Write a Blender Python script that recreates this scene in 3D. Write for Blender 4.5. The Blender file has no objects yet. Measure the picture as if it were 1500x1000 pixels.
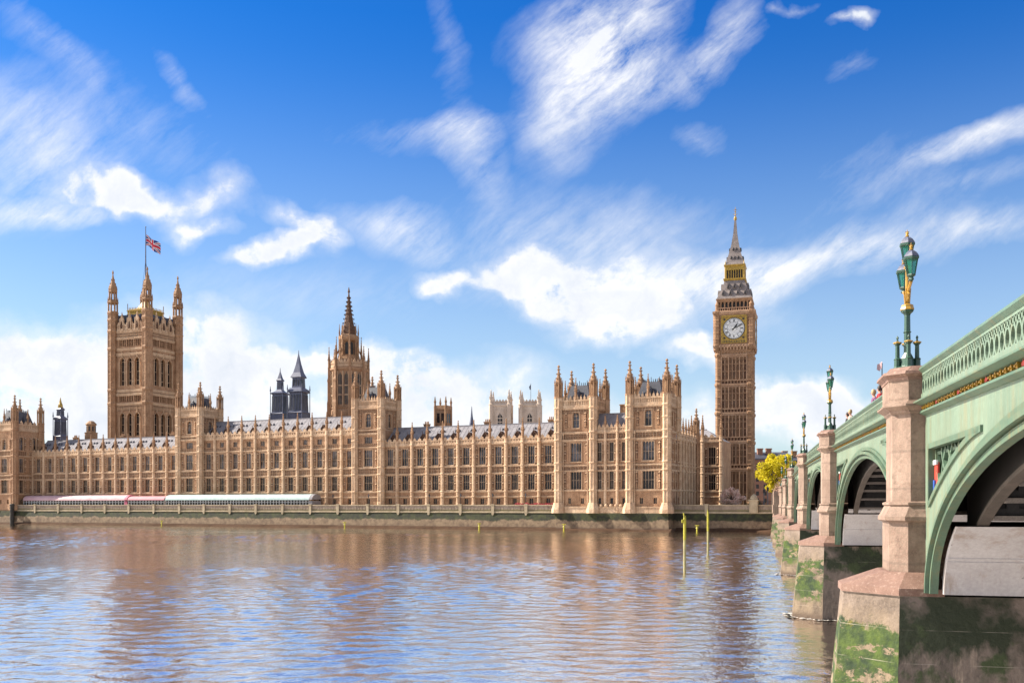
import bpy, bmesh, math, random
import numpy as np
from mathutils import Matrix, Vector
random.seed(7)
R = math.radians
PI = math.pi
scene = bpy.context.scene

# ------------------------------------------------------------------ camera
cam_d = bpy.data.cameras.new('camera')
cam = bpy.data.objects.new('camera', cam_d)
scene.collection.objects.link(cam)
cam.location = (0, 0, 7.0)
cam.rotation_euler = (R(90), 0, 0)
cam_d.sensor_width = 36
cam_d.lens = 35.04
cam_d.shift_y = 0.1593
cam_d.clip_start = 0.3
cam_d.clip_end = 20000
scene.camera = cam

# ------------------------------------------------------------------ light
SUN_AZ, SUN_EL = 103.5, 40.0            # azimuth measured from -Y towards -X
az, el = R(SUN_AZ), R(SUN_EL)
SUN = Vector((-math.sin(az) * math.cos(el), -math.cos(az) * math.cos(el), math.sin(el)))
sun_d = bpy.data.lights.new('sun', 'SUN')
sun_d.energy = 5.0
sun_d.angle = R(0.5)
sun_d.color = (1.0, 0.91, 0.78)
sun = bpy.data.objects.new('sun', sun_d)
scene.collection.objects.link(sun)
sun.rotation_euler = SUN.to_track_quat('Z', 'Y').to_euler()
sun.location = (-100, -50, 200)

scene.view_settings.view_transform = 'Standard'
scene.view_settings.look = 'None'
scene.view_settings.exposure = 1.4
scene.view_settings.gamma = 1.0


class NT:
    """small helper to write node trees"""
    def __init__(s, tree):
        s.t = tree
        s.t.nodes.clear()

    def n(s, typ, **kw):
        nd = s.t.nodes.new(typ)
        for k, v in kw.items():
            if k.startswith('i_'):
                key = k[2:]
                nd.inputs[int(key) if key.isdigit() else key.replace('_', ' ')].default_value = v
            else:
                setattr(nd, k, v)
        return nd

    def l(s, a, b):
        s.t.links.new(a, b)

    def val(s, x, sock):
        if hasattr(x, 'is_output'):
            s.l(x, sock)
        else:
            sock.default_value = x

    def math(s, op, a, b=0.0, c=0.0, clamp=False):
        nd = s.n('ShaderNodeMath', operation=op, use_clamp=clamp)
        s.val(a, nd.inputs[0]); s.val(b, nd.inputs[1]); s.val(c, nd.inputs[2])
        return nd.outputs[0]

    def vec(s, op, a, b=(0, 0, 0)):
        nd = s.n('ShaderNodeVectorMath', operation=op)
        s.val(a, nd.inputs[0]); s.val(b, nd.inputs[1])
        return nd.outputs[0]

    def scale(s, v, sc):
        nd = s.n('ShaderNodeVectorMath', operation='MULTIPLY')
        s.val(v, nd.inputs[0]); nd.inputs[1].default_value = sc
        return nd.outputs[0]

    def noise(s, v, sc, det=4.0, rough=0.55, dist=0.0):
        nd = s.n('ShaderNodeTexNoise')
        s.val(v, nd.inputs['Vector'])
        nd.inputs['Scale'].default_value = sc
        nd.inputs['Detail'].default_value = det
        nd.inputs['Roughness'].default_value = rough
        nd.inputs['Distortion'].default_value = dist
        return nd.outputs[0]

    def remap(s, x, a, b, c=0.0, d=1.0, smooth=False):
        nd = s.n('ShaderNodeMapRange')
        nd.clamp = True
        if smooth:
            nd.interpolation_type = 'SMOOTHSTEP'
        s.val(x, nd.inputs[0])
        for i, v in enumerate((a, b, c, d)):
            s.val(v, nd.inputs[i + 1])
        return nd.outputs[0]

    def mix(s, f, a, b, blend='MIX'):
        nd = s.n('ShaderNodeMix', data_type='RGBA', blend_type=blend)
        s.val(f, nd.inputs[0])
        for x, i in ((a, 6), (b, 7)):
            if isinstance(x, tuple) and len(x) == 3:
                x = x + (1.0,)
            s.val(x, nd.inputs[i])
        return nd.outputs[2]


# ------------------------------------------------------------------ sky
def build_world():
    w = bpy.data.worlds.new('World')
    scene.world = w
    w.use_nodes = True
    T = NT(w.node_tree)
    out = T.n('ShaderNodeOutputWorld')
    bg = T.n('ShaderNodeBackground')
    bg.inputs[1].default_value = 0.0505
    T.l(bg.outputs[0], out.inputs[0])
    sky = T.n('ShaderNodeTexSky', sky_type='NISHITA')
    sky.sun_disc = False
    sky.sun_elevation = R(SUN_EL)
    sky.sun_rotation = R(180 + SUN_AZ)
    sky.air_density = 1.0
    sky.dust_density = 0.6
    sky.ozone_density = 2.5
    tc = T.n('ShaderNodeTexCoord')
    d = tc.outputs['Generated']
    sep = T.n('ShaderNodeSeparateXYZ'); T.l(d, sep.inputs[0])
    # gnomonic sky coordinates about the horizon point to the north (u right, v up)
    y = T.math('MAXIMUM', sep.outputs[1], 0.08)
    u = T.math('DIVIDE', sep.outputs[0], y)
    v = T.math('DIVIDE', sep.outputs[2], y)
    cx = T.n('ShaderNodeCombineXYZ'); T.l(u, cx.inputs[0]); T.l(v, cx.inputs[1])
    p = cx.outputs[0]
    # domain warp
    nw = T.n('ShaderNodeTexNoise'); T.l(p, nw.inputs['Vector'])
    nw.inputs['Scale'].default_value = 7.0; nw.inputs['Detail'].default_value = 6.0
    wv = T.scale(T.vec('SUBTRACT', nw.outputs[1], (0.5, 0.5, 0.5)), (0.085, 0.085, 0))
    pw = T.vec('ADD', p, wv)
    nw2 = T.n('ShaderNodeTexNoise'); T.l(p, nw2.inputs['Vector'])
    nw2.inputs['Scale'].default_value = 26.0; nw2.inputs['Detail'].default_value = 5.0
    pw2 = T.vec('ADD', pw, T.scale(T.vec('SUBTRACT', nw2.outputs[1], (0.5, 0.5, 0.5)), (0.035, 0.035, 0)))

    def P(px, py):
        return ((px - 750) / 1460.0, (739 - py) / 1460.0)

    def ell(src, px, py, rx, ry, rot):
        """soft elliptical bump of cloud: 1 in the middle, 0 at its rim"""
        cu, cv = P(px, py)
        m = T.n('ShaderNodeMapping', vector_type='TEXTURE')
        T.l(src, m.inputs[0])
        m.inputs['Location'].default_value = (cu, cv, 0)
        m.inputs['Rotation'].default_value = (0, 0, R(rot))
        m.inputs['Scale'].default_value = (rx / 1460.0, ry / 1460.0, 1)
        g = T.n('ShaderNodeTexGradient', gradient_type='SPHERICAL')
        T.l(m.outputs[0], g.inputs[0])
        return g.outputs[1]

    def add(lst):
        acc = None
        for o, s in lst:
            x = T.math('MULTIPLY', o, s)
            acc = x if acc is None else T.math('ADD', acc, x)
        return acc

    # --- heaped clouds: (px, py, rx, ry, rot, strength)
    cum = [(150, 250, 78, 34, -20, 1.3), (205, 275, 70, 30, -25, 1.1), (110, 262, 60, 20, -12, .8), (255, 290, 60, 24, -5, .9), (318, 278, 48, 32, -10, 1.2), (215, 300, 70, 22, -20, .6),
           (285, 332, 34, 22, 0, 1.1), (318, 330, 34, 17, -10, 1.1), (296, 352, 22, 16, 0, .8),
           (455, 345, 52, 38, 0, 1.5), (410, 362, 60, 24, 22, 1.4), (372, 384, 42, 18, 15, 1.1), (410, 305, 40, 17, -15, .9), (445, 315, 40, 16, -20, .7), (480, 335, 34, 30, 0, .8),
           (642, 418, 44, 22, 10, 1.3), (672, 410, 34, 15, 0, 1.0), (625, 428, 22, 12, 0, .8),
           (735, 400, 70, 24, -10, 1.1), (800, 415, 100, 46, -16, 1.2), (860, 430, 130, 54, -18, 1.2), (900, 465, 120, 44, -8, 1.1), (960, 410, 150, 46, 4, .9), (1010, 440, 100, 36, 0, .7), (890, 375, 150, 30, 10, .55), (880, 495, 70, 22, 0, .8),
           (1010, 520, 55, 20, 0, 1.3), (1040, 545, 30, 14, 0, .9), (1180, 585, 120, 36, -5, 1.3), (1230, 610, 120, 46, 0, 1.2), (1150, 568, 70, 18, 0, .9), (1130, 600, 60, 24, 0, .7),
           (80, 510, 220, 60, 0, 1.3), (320, 490, 110, 46, -14, 1.2), (60, 585, 250, 70, 0, 1.2), (330, 580, 140, 50, 0, 1.1), (300, 530, 60, 22, 0, .8),
           (470, 525, 150, 17, 2, 1.2), (560, 560, 90, 42, 0, 1.2), (600, 545, 50, 26, 0, .9), (650, 578, 140, 40, -5, .8), (740, 560, 110, 36, 0, .7), (300, 610, 320, 50, 0, .9), (700, 630, 400, 44, 0, 1.0), (1000, 620, 300, 40, 0, .8), (380, 545, 80, 18, 0, .9), (420, 590, 60, 30, 0, .8),
           (1238, 12, 30, 18, 10, 1.3), (1215, 18, 18, 12, 30, .9), (1162, 8, 24, 9, 45, .9), (1137, 20, 14, 8, 45, .8)]
    body = add([(ell(pw2, a, b, c * 1.3, e * 1.3, r), s * (1.35 if b > 485 else 1.08)) for a, b, c, e, r, s in cum])
    n1 = T.noise(pw, 11.0, 9.0, 0.62)
    n2 = T.noise(p, 30.0, 6.0, 0.6)
    bump = T.math('ADD', T.math('MULTIPLY', T.math('SUBTRACT', n1, 0.52), 2.2), T.math('MULTIPLY', T.math('SUBTRACT', n2, 0.5), 1.3))
    core = T.remap(body, 0.55, 1.6)
    dens = T.math('ADD', T.math('MULTIPLY', body, T.math('ADD', 0.62, bump)), T.math('MULTIPLY', core, 0.2))
    c_cum = T.math('MAXIMUM', T.remap(dens, 0.26, 1.15, 0, 1, True), T.remap(dens, 0.03, 0.9, 0, .6))
    # --- thin streaky clouds
    cir = [(880, 85, 150, 80, 50, 1.25), (835, 150, 95, 46, 58, .9), (930, 25, 110, 60, 60, 1.0), (985, 105, 120, 34, 24, .9), (1050, 70, 70, 24, 50, .7), (870, 60, 90, 70, 0, .6), (1085, 40, 30, 60, -10, .9), (820, 60, 90, 40, 0, .6),
           (690, 225, 40, 75, 15, 1.1), (655, 200, 70, 34, 10, .7), (650, 50, 30, 90, 5, .45), (600, 185, 120, 25, 5, .45),
           (1390, 235, 190, 26, 22, .85), (1460, 195, 120, 22, 25, .9), (1420, 280, 150, 18, 16, .7), (1250, 240, 120, 50, 10, .4),
           (900, 420, 230, 62, -8, 1.0), (1000, 430, 130, 50, 6, .9), (1240, 372, 260, 36, 10, 1.3), (1130, 392, 180, 34, 8, 1.2), (1440, 345, 80, 22, 12, .9),
           (70, 200, 170, 50, -35, .75), (60, 60, 130, 26, -45, .5), (255, 105, 50, 16, -50, .8), (30, 250, 140, 80, 0, .8), (60, 305, 120, 18, 5, 1.2), (200, 170, 190, 60, -25, .5),
           (560, 330, 90, 34, -20, .9), (600, 345, 60, 30, -30, .6), (1030, 188, 40, 26, 0, .7), (1230, 95, 40, 22, 30, .6), (780, 330, 200, 70, 0, .35), (430, 440, 260, 60, 0, .45), (930, 330, 200, 60, 0, .6)]
    veil = add([(ell(pw, a, b, c * 1.45, e * 1.45, r), s) for a, b, c, e, r, s in cir])
    ms = T.n('ShaderNodeMapping', vector_type='TEXTURE'); T.l(T.vec('ADD', p, T.scale(wv, (.35, .35, 0))), ms.inputs[0])
    ms.inputs['Rotation'].default_value = (0, 0, R(38)); ms.inputs['Scale'].default_value = (1.0, 0.3, 1)
    st = T.noise(ms.outputs[0], 14.0, 10.0, 0.70, 0.05)
    st2 = T.noise(pw, 4.0, 6.0, 0.6)
    sv = T.math('ADD', T.math('MULTIPLY', T.math('SUBTRACT', st, 0.46), 1.15), T.math('MULTIPLY', T.math('SUBTRACT', st2, 0.48), 1.6))
    c_cir = T.math('MULTIPLY', veil, T.remap(sv, -0.3, 0.8))
    c_cir = T.remap(c_cir, 0.05, 0.85, 0, 0.88)
    # unseen cloud cover added overhead and at the sides, to whiten the water's reflection
    wn = T.noise(T.vec('MULTIPLY', d, (2.2, 2.2, 5.0)), 1.3, 8.0, 0.6)
    c_else = T.math('MULTIPLY', T.remap(wn, 0.36, 0.60), T.math('MAXIMUM', T.remap(sep.outputs[1], 0.2, 0.1), T.remap(v, 0.55, 0.75)))
    cloud = T.math('MAXIMUM', T.math('MAXIMUM', c_cum, c_cir), T.math('MULTIPLY', c_else, 0.95))
    hz = T.remap(sep.outputs[2], 0.0, 0.42, 0.85, 0.0, True)
    # grade the clear sky: deeper overhead, pale low down
    hs = T.n('ShaderNodeHueSaturation')
    hs.inputs['Saturation'].default_value = 1.25
    hs.inputs['Hue'].default_value = 0.503
    T.l(sky.outputs[0], hs.inputs['Color'])
    up = T.remap(sep.outputs[2], 0.12, 0.44)
    base = T.mix(up, (1.12, 1.2, 1.26), (0.17, 0.76, 1.28))
    clear = T.mix(1.0, hs.outputs[0], base, 'MULTIPLY')
    clear = T.mix(T.math('MULTIPLY', hz, 0.6), clear, (5.2, 6.1, 7.0))
    shade = T.math('ADD', T.remap(T.noise(pw2, 13.0, 7.0, 0.65), 0.35, 0.65, 0, .6), T.remap(dens, 1.6, 0.5, 0, .4))
    white = T.mix(shade, (6.1, 6.5, 7.2), (8.8, 8.7, 8.6))
    T.l(T.mix(cloud, clear, white), bg.inputs[0])


build_world()


# ------------------------------------------------------------------ materials
MATS = {}
ALB = 0.78          # overall albedo level of the painted and stone surfaces


def mat(name, c1, c2=None, c3=None, rough=0.8, scale=0.6, bump=0.0, bscale=3.0, metal=0.0, streak=0.0, courses=0.0, spec=0.4, fine=0.25, extra=None, patch=0.0, leaf=0.0):
    """painted / stone surface with blotches, finer grain, vertical streaks and course joints of its own"""
    m = bpy.data.materials.new(name)
    m.use_nodes = True
    T = NT(m.node_tree)
    out = T.n('ShaderNodeOutputMaterial')
    b = T.n('ShaderNodeBsdfPrincipled')
    T.l(b.outputs[0], out.inputs[0])
    b.inputs['Roughness'].default_value = rough
    b.inputs['Metallic'].default_value = metal
    b.inputs['Specular IOR Level'].default_value = spec
    geo = T.n('ShaderNodeNewGeometry')
    pos = geo.outputs['Position']
    c2 = c2 or tuple(x * 0.8 for x in c1)
    c1, c2 = tuple(x * ALB for x in c1), tuple(x * ALB for x in c2)
    c3 = tuple(x * ALB for x in c3) if c3 else None
    n = T.noise(pos, scale, 6.0, 0.62)
    col = T.mix(T.remap(n, 0.36, 0.64), c1, c2)
    if patch:
        big = T.remap(T.noise(T.vec('MULTIPLY', pos, (1, 1, .5)), .09, 6.0, .68), .38, .64, 0, patch)
        col = T.mix(big, col, (c1[0] * .58, c1[1] * .50, c1[2] * .47))
    n2 = T.noise(pos, scale * 7, 4.0, 0.6)
    if c3:
        col = T.mix(T.remap(n2, 0.55, 0.72, 0, 0.85), col, c3)
    if fine:
        n3 = T.noise(pos, scale * 23, 3.0, 0.6)
        g = T.remap(n3, 0.3, 0.7, 1 - fine, 1 + fine)
        cg = T.n('ShaderNodeCombineColor')
        for i in range(3):
            T.l(g, cg.inputs[i])
        col = T.mix(1.0, col, cg.outputs[0], 'MULTIPLY')
    if streak:
        sp = T.vec('MULTIPLY', pos, (1.6, 1.6, 0.08))
        s = T.remap(T.noise(sp, 1.5, 5.0, 0.6), 0.5, 0.72, 0, streak)
        col = T.mix(s, col, tuple(x * 0.35 for x in c1))
    if courses:
        sz = T.n('ShaderNodeSeparateXYZ'); T.l(pos, sz.inputs[0])
        fr = T.math('FRACT', T.math('DIVIDE', sz.outputs[2], courses))
        ln = T.math('LESS_THAN', fr, 0.07)
        col = T.mix(T.math('MULTIPLY', ln, 0.55), col, tuple(x * 0.4 for x in c1))
    if extra:
        col = extra(T, pos, col, b)
    T.val(col, b.inputs['Base Color']) if hasattr(col, 'is_output') else None
    if bump:
        bp = T.n('ShaderNodeBump')
        bp.inputs['Strength'].default_value = 1.0
        bp.inputs['Distance'].default_value = bump
        T.l(T.noise(pos, bscale, 5.0, 0.6), bp.inputs['Height'])
        T.l(bp.outputs[0], b.inputs['Normal'])
    if leaf:
        tr = T.n('ShaderNodeBsdfTranslucent'); mx = T.n('ShaderNodeMixShader')
        T.val(col, tr.inputs[0]); mx.inputs[0].default_value = leaf
        T.l(b.outputs[0], mx.inputs[1]); T.l(tr.outputs[0], mx.inputs[2]); T.l(mx.outputs[0], out.inputs[0])
    MATS[name] = m
    return m


mat('honey stone', (.54, .325, .185), (.35, .19, .098), (.11, .052, .026), scale=.35, bump=.08, bscale=2.5, streak=.6, courses=.0, fine=.4, patch=.55)
mat('pale stone trim', (.76, .545, .36), (.53, .345, .205), (.17, .09, .045), scale=.6, bump=.05, bscale=3, streak=.6, patch=.6)  # paler copy of the wall stone: sunlit relief put into the colour
mat('carved stone', (.085, .04, .022), (.16, .08, .045), (.03, .015, .01), scale=1.6, bump=.2, bscale=3.5, fine=.4)  # darker than the walls: recess shade and soot put into the colour
mat('roof slate', (.30, .285, .30), (.205, .195, .215), (.42, .40, .41), scale=.5, rough=.8, spec=.15, courses=.55, fine=.2, streak=.35)
mat('dark slate', (.055, .058, .075), (.085, .088, .11), scale=.8, rough=.5, fine=.3, streak=.2)
mat('tower slate', (.07, .08, .135), (.115, .125, .185), (.22, .22, .26), scale=.6, rough=.45, fine=.3)
mat('brown stone', (.43, .25, .135), (.28, .15, .078), (.11, .055, .03), scale=.4, bump=.06, bscale=2.5, streak=.4)
mat('brown stone trim', (.52, .325, .20), (.38, .22, .13), (.17, .09, .052), scale=.6, bump=.05, bscale=3, streak=.3)
mat('white stone', (.72, .60, .50), (.58, .46, .37), (.42, .31, .24), scale=.2, streak=.35)
mat('gold', (.52, .33, .045), (.30, .185, .03), scale=2, rough=.5, spec=.4, fine=.2)
mat('clock white', (.82, .82, .80), (.74, .74, .73), scale=2, rough=.4, fine=.05)
mat('black iron', (.02, .02, .024), (.035, .033, .03), scale=3, rough=.5)
mat('iron tiles', (.27, .225, .205), (.16, .13, .12), (.46, .40, .36), scale=.7, rough=.5, courses=.6)
mat('flag red', (.62, .02, .05), (.5, .015, .04), rough=.7, fine=.05)
mat('flag white', (.78, .76, .78), (.7, .7, .72), rough=.7, fine=.05)
mat('flag blue', (.02, .03, .22), (.015, .02, .16), rough=.7, fine=.05)


def glass(name, c, c2, rough=.12):
    m = bpy.data.materials.new(name); m.use_nodes = True
    T = NT(m.node_tree)
    out = T.n('ShaderNodeOutputMaterial'); b = T.n('ShaderNodeBsdfPrincipled'); T.l(b.outputs[0], out.inputs[0])
    geo = T.n('ShaderNodeNewGeometry')
    n = T.noise(T.vec('MULTIPLY', geo.outputs['Position'], (.55, .55, .4)), .9, 3.0, .7)
    T.l(T.mix(T.remap(n, .4, .6), c, c2), b.inputs['Base Color'])
    b.inputs['Roughness'].default_value = rough
    b.inputs['Specular IOR Level'].default_value = .35
    bp = T.n('ShaderNodeBump'); bp.inputs['Distance'].default_value = .02
    T.l(T.noise(geo.outputs['Position'], 1.6, 2.0), bp.inputs['Height']); T.l(bp.outputs[0], b.inputs['Normal'])
    MATS[name] = m
    return m


glass('dark glass', (.010, .008, .009), (.028, .022, .022))
glass('pale glass', (.10, .095, .105), (.014, .012, .013))  # grey sky reflection put into the base colour
glass('lantern glass', (.012, .13, .085), (.03, .20, .14), .12)
_m = MATS['lantern glass']; _T = _m.node_tree
_mx = _T.nodes.new('ShaderNodeMixShader'); _tr = _T.nodes.new('ShaderNodeBsdfTransparent')
_tr.inputs[0].default_value = (.62, .86, .80, 1); _mx.inputs[0].default_value = .5
_pb = next(n for n in _T.nodes if n.type == 'BSDF_PRINCIPLED'); _ou = next(n for n in _T.nodes if n.type == 'OUTPUT_MATERIAL')
_T.links.new(_pb.outputs[0], _mx.inputs[1]); _T.links.new(_tr.outputs[0], _mx.inputs[2]); _T.links.new(_mx.outputs[0], _ou.inputs[0])


# ------------------------------------------------------------------ mesh builder
class MB:
    def __init__(s):
        s.v, s.f = [], []
        s.M = None
        s.mi = 0
        s.fm = []

    def add(s, vs, fs):
        o = len(s.v)
        if s.M is not None:
            vs = [tuple(s.M @ Vector(p)) for p in vs]
        s.v += list(vs)
        s.f += [tuple(i + o for i in f) for f in fs]
        s.fm += [s.mi] * len(fs)

    def quad(s, a, b, c, d):
        s.add([a, b, c, d], [(0, 1, 2, 3)])

    def box(s, x0, x1, y0, y1, z0, z1):
        s.add([(x0, y0, z0), (x1, y0, z0), (x1, y1, z0), (x0, y1, z0), (x0, y0, z1), (x1, y0, z1), (x1, y1, z1), (x0, y1, z1)],
              [(0, 3, 2, 1), (4, 5, 6, 7), (0, 1, 5, 4), (1, 2, 6, 5), (2, 3, 7, 6), (3, 0, 4, 7)])

    def loft(s, rings, cap0=True, cap1=True):
        n = len(rings[0])
        vs = [p for r in rings for p in r]
        fs = []
        for k in range(len(rings) - 1):
            for i in range(n):
                j = (i + 1) % n
                fs.append((k * n + i, k * n + j, (k + 1) * n + j, (k + 1) * n + i))
        if cap0:
            fs.append(tuple(range(n))[::-1])
        if cap1:
            fs.append(tuple((len(rings) - 1) * n + i for i in range(n)))
        s.add(vs, fs)

    def prism(s, pts, z0, z1):
        s.loft([[(x, y, z0) for x, y in pts], [(x, y, z1) for x, y in pts]])

    def extr(s, pts, y0, y1):
        s.loft([[(x, y0, z) for x, z in pts], [(x, y1, z) for x, z in pts]])

    def lathe(s, cx, cy, prof, n=8, rot=None):
        rot = PI / n if rot is None else rot
        s.loft([[(cx + max(r, .002) * math.cos(rot + 2 * PI * i / n), cy + max(r, .002) * math.sin(rot + 2 * PI * i / n), z) for i in range(n)] for r, z in prof])

    def sq(s, cx, cy, prof):
        """square section lofted through half widths"""
        s.loft([[(cx - r, cy - r, z), (cx + r, cy - r, z), (cx + r, cy + r, z), (cx - r, cy + r, z)] for r, z in prof])

    def tube(s, pts, r, n=6):
        pts = [Vector(p) for p in pts]
        rs = r if isinstance(r, (list, tuple)) else [r] * len(pts)
        rings = []
        for i, p in enumerate(pts):
            d = (pts[min(i + 1, len(pts) - 1)] - pts[max(i - 1, 0)]).normalized()
            a = d.orthogonal().normalized() if abs(d.z) > .9 else d.cross(Vector((0, 0, 1))).normalized()
            b = d.cross(a)
            rings.append([tuple(p + rs[i] * (math.cos(2 * PI * k / n) * a + math.sin(2 * PI * k / n) * b)) for k in range(n)])
        s.loft(rings)

    def mesh(s, name, mats, smooth=False):
        me = bpy.data.meshes.new(name)
        me.from_pydata(s.v, [], s.f)
        for m in (mats if isinstance(mats, (list, tuple)) else [mats]):
            me.materials.append(MATS[m])
        if any(s.fm):
            me.polygons.foreach_set('material_index', s.fm)
        bm = bmesh.new(); bm.from_mesh(me)
        bmesh.ops.recalc_face_normals(bm, faces=bm.faces)
        if smooth:
            for f in bm.faces:
                f.smooth = True
        bm.to_mesh(me); bm.free()
        me.update()
        return me


CACHE = {}


def link(o, parent=None):
    scene.collection.objects.link(o)
    if parent is not None:
        o.parent = parent
    return o


def tag(o, label=None, cat=None, group=None, kind=None):
    for k, v in (('label', label), ('category', cat), ('group', group), ('kind', kind)):
        if v:
            o[k] = v
    return o


class Thing:
    """an Empty at the base of a thing that parents its parts"""
    def __init__(s, name, label, cat, loc=(0, 0, 0), rz=0.0, group=None):
        s.e = link(bpy.data.objects.new(name, None))
        s.e.empty_display_size = .5
        s.e.location = loc
        s.e.rotation_euler = (0, 0, rz)
        tag(s.e, label, cat, group)
        s.mbs = {}

    sfx = 0

    def mb(s, name, m):
        if (name, s.sfx) not in s.mbs:
            s.mbs[(name, s.sfx)] = (MB(), m)
        return s.mbs[(name, s.sfx)][0]

    def part(s, name, mb, m, parent=None, smooth=False):
        return link(bpy.data.objects.new(name, mb.mesh(name, m, smooth)), parent or s.e)

    def rep(s, name, key, fn, m, loc, rz=0.0, parent=None, smooth=False):
        key = (name, key, str(m))
        if key not in CACHE:
            b = MB(); fn(b)
            CACHE[key] = b.mesh(name, m, smooth)
        o = link(bpy.data.objects.new(name, CACHE[key]), parent or s.e)
        o.location = loc
        o.rotation_euler = (0, 0, rz)
        return o

    def done(s):
        for (n, _), (b, m) in s.mbs.items():
            if b.f:
                s.part(n, b, m)
        s.mbs = {}
        return s


def single(name, mb, m, label, cat, loc=(0, 0, 0), rz=0, group=None, kind=None, smooth=False):
    o = link(bpy.data.objects.new(name, mb.mesh(name, m, smooth)))
    o.location = loc
    o.rotation_euler = (0, 0, rz)
    return tag(o, label, cat, group, kind)
# ------------------------------------------------------------------ survey frame of the palace
PX, PY, PROT = 41.3, 265.7, R(-24.2)


def PW(x, y, z=0.0):
    c, s_ = math.cos(PROT), math.sin(PROT)
    return (PX + x * c - y * s_, PY + x * s_ + y * c, z)


class Fr:
    """a facade frame inside a thing: x along the wall, -y outward"""
    def __init__(s, ox=0, oy=0, ang=0.0):
        s.ox, s.oy, s.a = ox, oy, ang
        s.M = Matrix.Translation((ox, oy, 0)) @ Matrix.Rotation(ang, 4, 'Z')

    def pt(s, x, y, z=0.0):
        return tuple(s.M @ Vector((x, y, z)))


def wallsheet(mb, x0, x1, z0, z1, ops, y=0.0, dep=.55):
    """wall face with rectangular openings (xa, xb, za, zb) and their reveals"""
    xs = sorted({x0, x1, *[o[0] for o in ops], *[o[1] for o in ops]})
    zs = sorted({z0, z1, *[o[2] for o in ops], *[o[3] for o in ops]})
    xs = [x for x in xs if x0 <= x <= x1]; zs = [z for z in zs if z0 <= z <= z1]
    for j in range(len(zs) - 1):
        zm = (zs[j] + zs[j + 1]) / 2
        run = None
        for i in range(len(xs) - 1):
            xm = (xs[i] + xs[i + 1]) / 2
            hole = any(o[0] < xm < o[1] and o[2] < zm < o[3] for o in ops)
            if not hole:
                run = [xs[i], xs[i + 1]] if run is None else [run[0], xs[i + 1]]
            if (hole or i == len(xs) - 2) and run:
                mb.quad((run[0], y, zs[j]), (run[1], y, zs[j]), (run[1], y, zs[j + 1]), (run[0], y, zs[j + 1]))
                run = None
    for a, b, c, d in ops:
        e = y + dep
        mb.quad((a, y, c), (a, e, c), (a, e, d), (a, y, d))
        mb.quad((b, y, c), (b, y, d), (b, e, d), (b, e, c))
        mb.quad((a, y, c), (b, y, c), (b, e, c), (a, e, c))
        mb.quad((a, y, d), (a, e, d), (b, e, d), (b, y, d))


def arch_pts(w, rise, n=7):
    """left half of a pointed arch, from the springing up to the apex at x=0"""
    out = []
    full = w * math.sqrt(.75)
    for i in range(n + 1):
        x = -w / 2 * (1 - i / n)
        out.append((x, rise * math.sqrt(max(0, w * w - (w / 2 - x) ** 2)) / full))
    return out


def arch_fill(mb, xc, w, zt, rise, y0, y1):
    p = arch_pts(w, rise)
    zs = zt - rise
    L = [(xc + x, zs + z) for x, z in p] + [(xc - w / 2, zt)]
    mb.extr(L, y0, y1)
    mb.extr([(2 * xc - x, z) for x, z in L], y0, y1)


def window(th, fr, xc, w, z0, z1, lights=3, trans=(.5,), g='dark glass', arched=False, dep=.5, bar=.075, stone='pale stone trim'):
    h = z1 - z0

    def pane(b):
        b.box(-w / 2, w / 2, 0, .05, 0, h)
    o = th.rep('window', (round(w, 2), round(h, 2)), pane, g, fr.pt(xc, dep - .05, z0), fr.a)

    def frame(b):
        f = -.12
        for k in range(1, lights):
            x = -w / 2 + w * k / lights
            b.box(x - bar / 2, x + bar / 2, f, -.02, 0, h)
        b.box(-w / 2, -w / 2 + bar, f, -.02, 0, h); b.box(w / 2 - bar, w / 2, f, -.02, 0, h)
        for t in trans:
            b.box(-w / 2, w / 2, f - .01, -.03, h * t - bar / 2, h * t + bar / 2)
        lw = w / lights
        if not arched:
            for k in range(lights):
                arch_fill(b, -w / 2 + lw * (k + .5), lw, h - .003, min(lw * .8, h * .2), f + .03, -.04)
        else:
            for k in range(lights):
                arch_fill(b, -w / 2 + lw * (k + .5), lw, h - w * .45, lw * .7, f + .03, -.04)
    th.rep('frame', (round(w, 2), round(h, 2), lights, tuple(trans), arched), frame, stone, (0, 0, 0), 0, o)
    return o


def pinn(b, z0, z1, r, n=8, x=0, y=0, crock=True):
    """a crocketed pinnacle: panelled shaft, gablets, spirelet and finial"""
    h = z1 - z0
    zs = z0 + h * .42
    b.lathe(x, y, [(r, z0), (r, z0 + h * .05), (r * .86, z0 + h * .07), (r * .86, zs - h * .05), (r * 1.2, zs - h * .02), (r * 1.2, zs)], n)
    b.lathe(x, y, [(r * .95, zs), (r * .5, zs + h * .25), (r * .16, z1 - h * .06)], n)
    b.lathe(x, y, [(r * .1, z1 - h * .08), (r * .42, z1 - h * .06), (r * .42, z1 - h * .04), (r * .08, z1)], n)
    for i in range(4):
        a = PI / 4 + i * PI / 2
        b.lathe(x + r * .95 * math.cos(a), y + r * .95 * math.sin(a), [(r * .2, zs - h * .06), (r * .2, zs + h * .03), (.005, zs + h * .12)], 4)
        if crock:
            for t in (.2, .42, .64, .82):
                rr = r * (.95 - .8 * t)
                zz = zs + (z1 - h * .06 - zs) * t
                b.box(x + rr * math.cos(a) - .1 * r - .03, x + rr * math.cos(a) + .1 * r + .03, y + rr * math.sin(a) - .1 * r - .03, y + rr * math.sin(a) + .1 * r + .03, zz - .05, zz + .14 * r + .08)


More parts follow.
